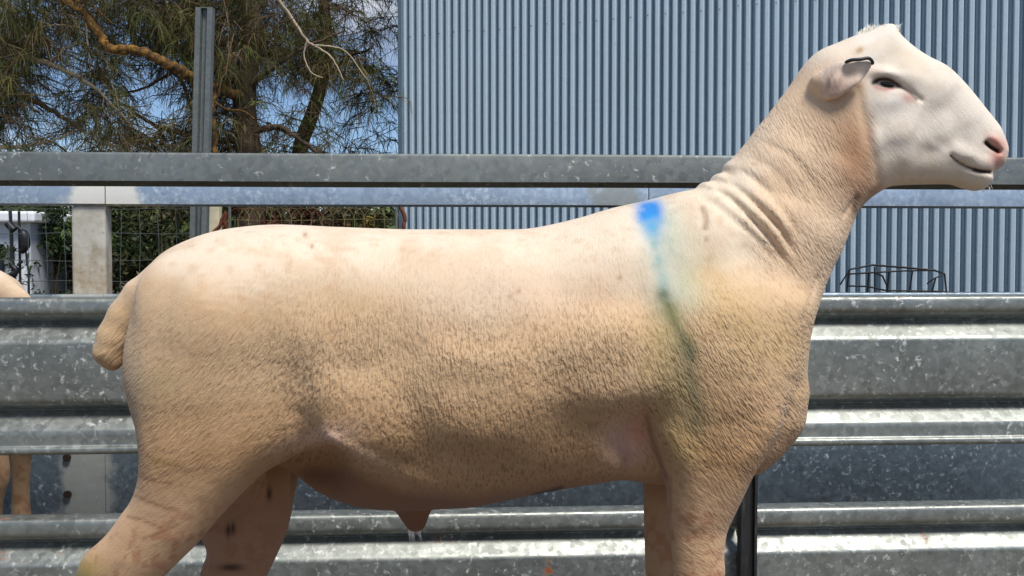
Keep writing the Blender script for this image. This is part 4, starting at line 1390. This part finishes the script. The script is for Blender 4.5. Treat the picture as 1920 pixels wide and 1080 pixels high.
tree(9.6, [(470, 420, 0), (466, 290, 0), (458, 190, .05), (470, 60, .1), (455, -120, .2), (470, -400, .2)], .13,
     'rough brown casuarina trunk with an orange lichened limb reaching across to the left',
     [([(455, 182, 0), (410, 168, -.3), (368, 150, -.6), (330, 128, -.8), (300, 114, -.9), (255, 94, -1.), (205, 90, -1.), (186, 62, -1.), (150, 20, -1.), (105, -12, -1.), (40, -60, -1.)], .05, .03, 'lichen'),
      ([(300, 116, -.4), (340, 152, -.3), (355, 195, -.2), (372, 240, -.1)], .02, .014, 'bark'),
      ([(330, 130, -.35), (270, 165, -.2), (210, 178, 0)], .018, .006, 'bark'),
      ([(186, 62, -.5), (170, 28, -.55), (130, -5, -.6)], .02, .015, 'lichen'),
      ([(120, -4, -.6), (165, 8, -.65), (190, 26, -.7), (212, 45, -.75)], .014, .005, 'lichen'),
      ([(162, 30, -.55), (163, 70, -.6), (168, 110, -.62), (170, 145, -.65)], .011, .004, 'deadwood'),
      ([(462, 110, .1), (420, 70, 0), (365, 92, -.1), (330, 80, -.1), (290, 50, -.2), (252, 10, -.2), (230, -30, -.2)], .022, .012, 'bark'),
      ([(470, 250, 0), (520, 238, -.1), (545, 250, -.2), (590, 282, -.2), (620, 310, -.2)], .035, .012, 'bark'),
      ([(460, 262, 0), (405, 262, 0), (340, 250, 0), (285, 232, .1), (220, 190, .2)], .04, .012, 'bark'),
      ([(467, 160, 0), (510, 128, 0), (560, 95, 0), (640, 60, .1)], .03, .01, 'bark')],
     [(-4.7, -1.6, 8.9, 10.8, 2.35, 3.3, 900), (-4.7, -1.7, 9.0, 11, 1.5, 2.2, 330), (-5, -1.5, 8.8, 11.2, 3.4, 5.2, 650)], 201)
tree(11.4, [(556, 420, 0), (562, 285, 0), (585, 215, 0), (604, 150, 0), (612, 60, 0), (600, -100, 0), (620, -350, 0)], .09,
     'dark leaning casuarina trunk close to the shed corner',
     [([(604, 150, 0), (650, 110, -.3), (700, 90, -.5)], .03, .01, 'bark'), ([(570, 262, 0), (540, 250, 0), (500, 230, .2)], .03, .01, 'bark'),
      ([(600, 170, 0), (560, 130, 0), (520, 90, 0)], .025, .008, 'bark'),
      ([(606, 120, 0), (560, 60, -1.9), (515, -10, -2.3)], .02, .016, 'deadwood'),
      ([(515, -10, -2.3), (545, 30, -2.3), (576, 76, -2.35), (600, 92, -2.35), (622, 108, -2.4), (645, 152, -2.4)], .016, .005, 'deadwood'),
      ([(576, 76, -2.35), (570, 105, -2.35), (584, 136, -2.35), (605, 146, -2.35)], .009, .004, 'deadwood'),
      ([(588, 85, -2.35), (625, 88, -2.35), (652, 100, -2.3), (690, 152, -2.3)], .009, .004, 'deadwood')],
     [(-4.2, -1.2, 10.4, 12.6, 2.4, 3.8, 760), (-4.2, -1.2, 10.4, 12.8, 1.4, 2.2, 240), (-4.6, -1.0, 10.4, 12.8, 3.8, 5.8, 550)], 211)
tree(8.8, [(-190, 420, 0), (-180, 200, 0), (-150, 0, 0), (-160, -300, 0)], .14,
     'casuarina at the far side of the white cabinet with drooping foliage and pale dead twigs',
     [([(-160, 30, 0), (-60, 10, 0), (5, 4, 0), (28, 18, 0), (36, 42, 0), (70, 51, 0), (112, 47, 0), (150, 52, 0)], .03, .005, 'deadwood'),
      ([(-170, 120, 0), (-40, 90, 0), (60, 110, 0), (130, 136, 0), (170, 160, 0), (195, 180, 0), (228, 216, 0), (262, 250, 0)], .035, .004, 'deadwood'),
      ([(195, 180, 0), (194, 205, 0), (212, 228, 0)], .006, .003, 'deadwood'),
      ([(-180, 220, 0), (-60, 170, 0), (40, 180, 0), (110, 215, 0), (160, 250, 0)], .045, .012, 'bark'),
      ([(-175, 180, 0), (-80, 262, 0), (20, 276, 0), (90, 266, 0), (140, 248, 0)], .03, .008, 'deadwood')],
     [(-5.6, -3.3, 8.2, 9.8, 2.2, 3.2, 700), (-5.6, -3.3, 8.4, 9.8, 1.5, 2.1, 260), (-6, -2.6, 8, 10, 3.3, 5.2, 550)], 221)
def lichen_stem():
    Y = 9.2
    p = [at(u, v, Y) for u, v in ((404, 420), (406, 290), (402, 235), (400, 190), (415, 140), (440, 100))]
    foot = Vector((p[0].x, Y, 0))
    r = empty('young_tree', foot, 'thin orange lichened stem just right of the tall steel post', 'tree')
    S, R_ = taper([foot] + p, .034, .016)
    g = np.random.default_rng(3); S = [S[0]] + [q + Vector(g.normal(0, .008, 3)) for q in S[1:]]
    mb = MB(); mb.tube(S, R_, 7); mb.build('trunk', M['lichen'], r, True)
    mb = MB(); S, R_ = taper([p[3], at(425, 205, Y), at(455, 208, Y), at(480, 225, Y)], .014, .006); mb.tube(S, R_, 6); mb.build('limb', M['lichen'], r, True)
    cen = np.array([p[-1]]) + g.normal(0, .3, (60, 3)); cen[:, 2] += .3
    needles('crown', cen, r, 77, 18, .18, .0024, PINE)
lichen_stem()
# trees further back close the view under the crowns
def far_tree(x, y, h, w, seed, label=''):
    g = np.random.default_rng(seed)
    r = empty('far_tree', (x, y, 0), label, 'tree', 'trees along the far boundary')
    mb = MB(); mb.tube([(x, y, 0), (x + .1, y, h * .3), (x, y, h * .75)], [.2, .15, .05], 8); mb.build('trunk', M['bark'], r, True)
    nc = 90
    cc = g.normal(0, 1, (nc, 3)); cc /= np.linalg.norm(cc, axis=1)[:, None]; cc *= (.3 + .7 * g.random((nc, 1)) ** .6)
    cen = np.array([x, y, h * .55]) + cc * np.array([w / 2, w / 2, h * .45])
    n = 3600
    idx = g.integers(0, nc, n)
    pos = cen[idx] + g.normal(0, w * .07, (n, 3))
    pos[:, 2] = np.maximum(pos[:, 2], .1)
    cols = np.clip(np.array(GRN + OLV)[g.integers(0, 7, nc)][idx] * (.6 + .7 * g.random((n, 1))), 0, 1)
    leaves('crown', pos, w * .035, cols, r, seed + 1)
for i, (x, y, h, w) in enumerate([(-17, 30, 3.0, 6.5), (-12, 33, 2.6, 6), (-8.2, 30, 2.8, 5), (-4.6, 34, 2.6, 5.5)]):
    far_tree(x, y, h, w, 400 + i * 3, 'small round tree far behind the casuarinas')
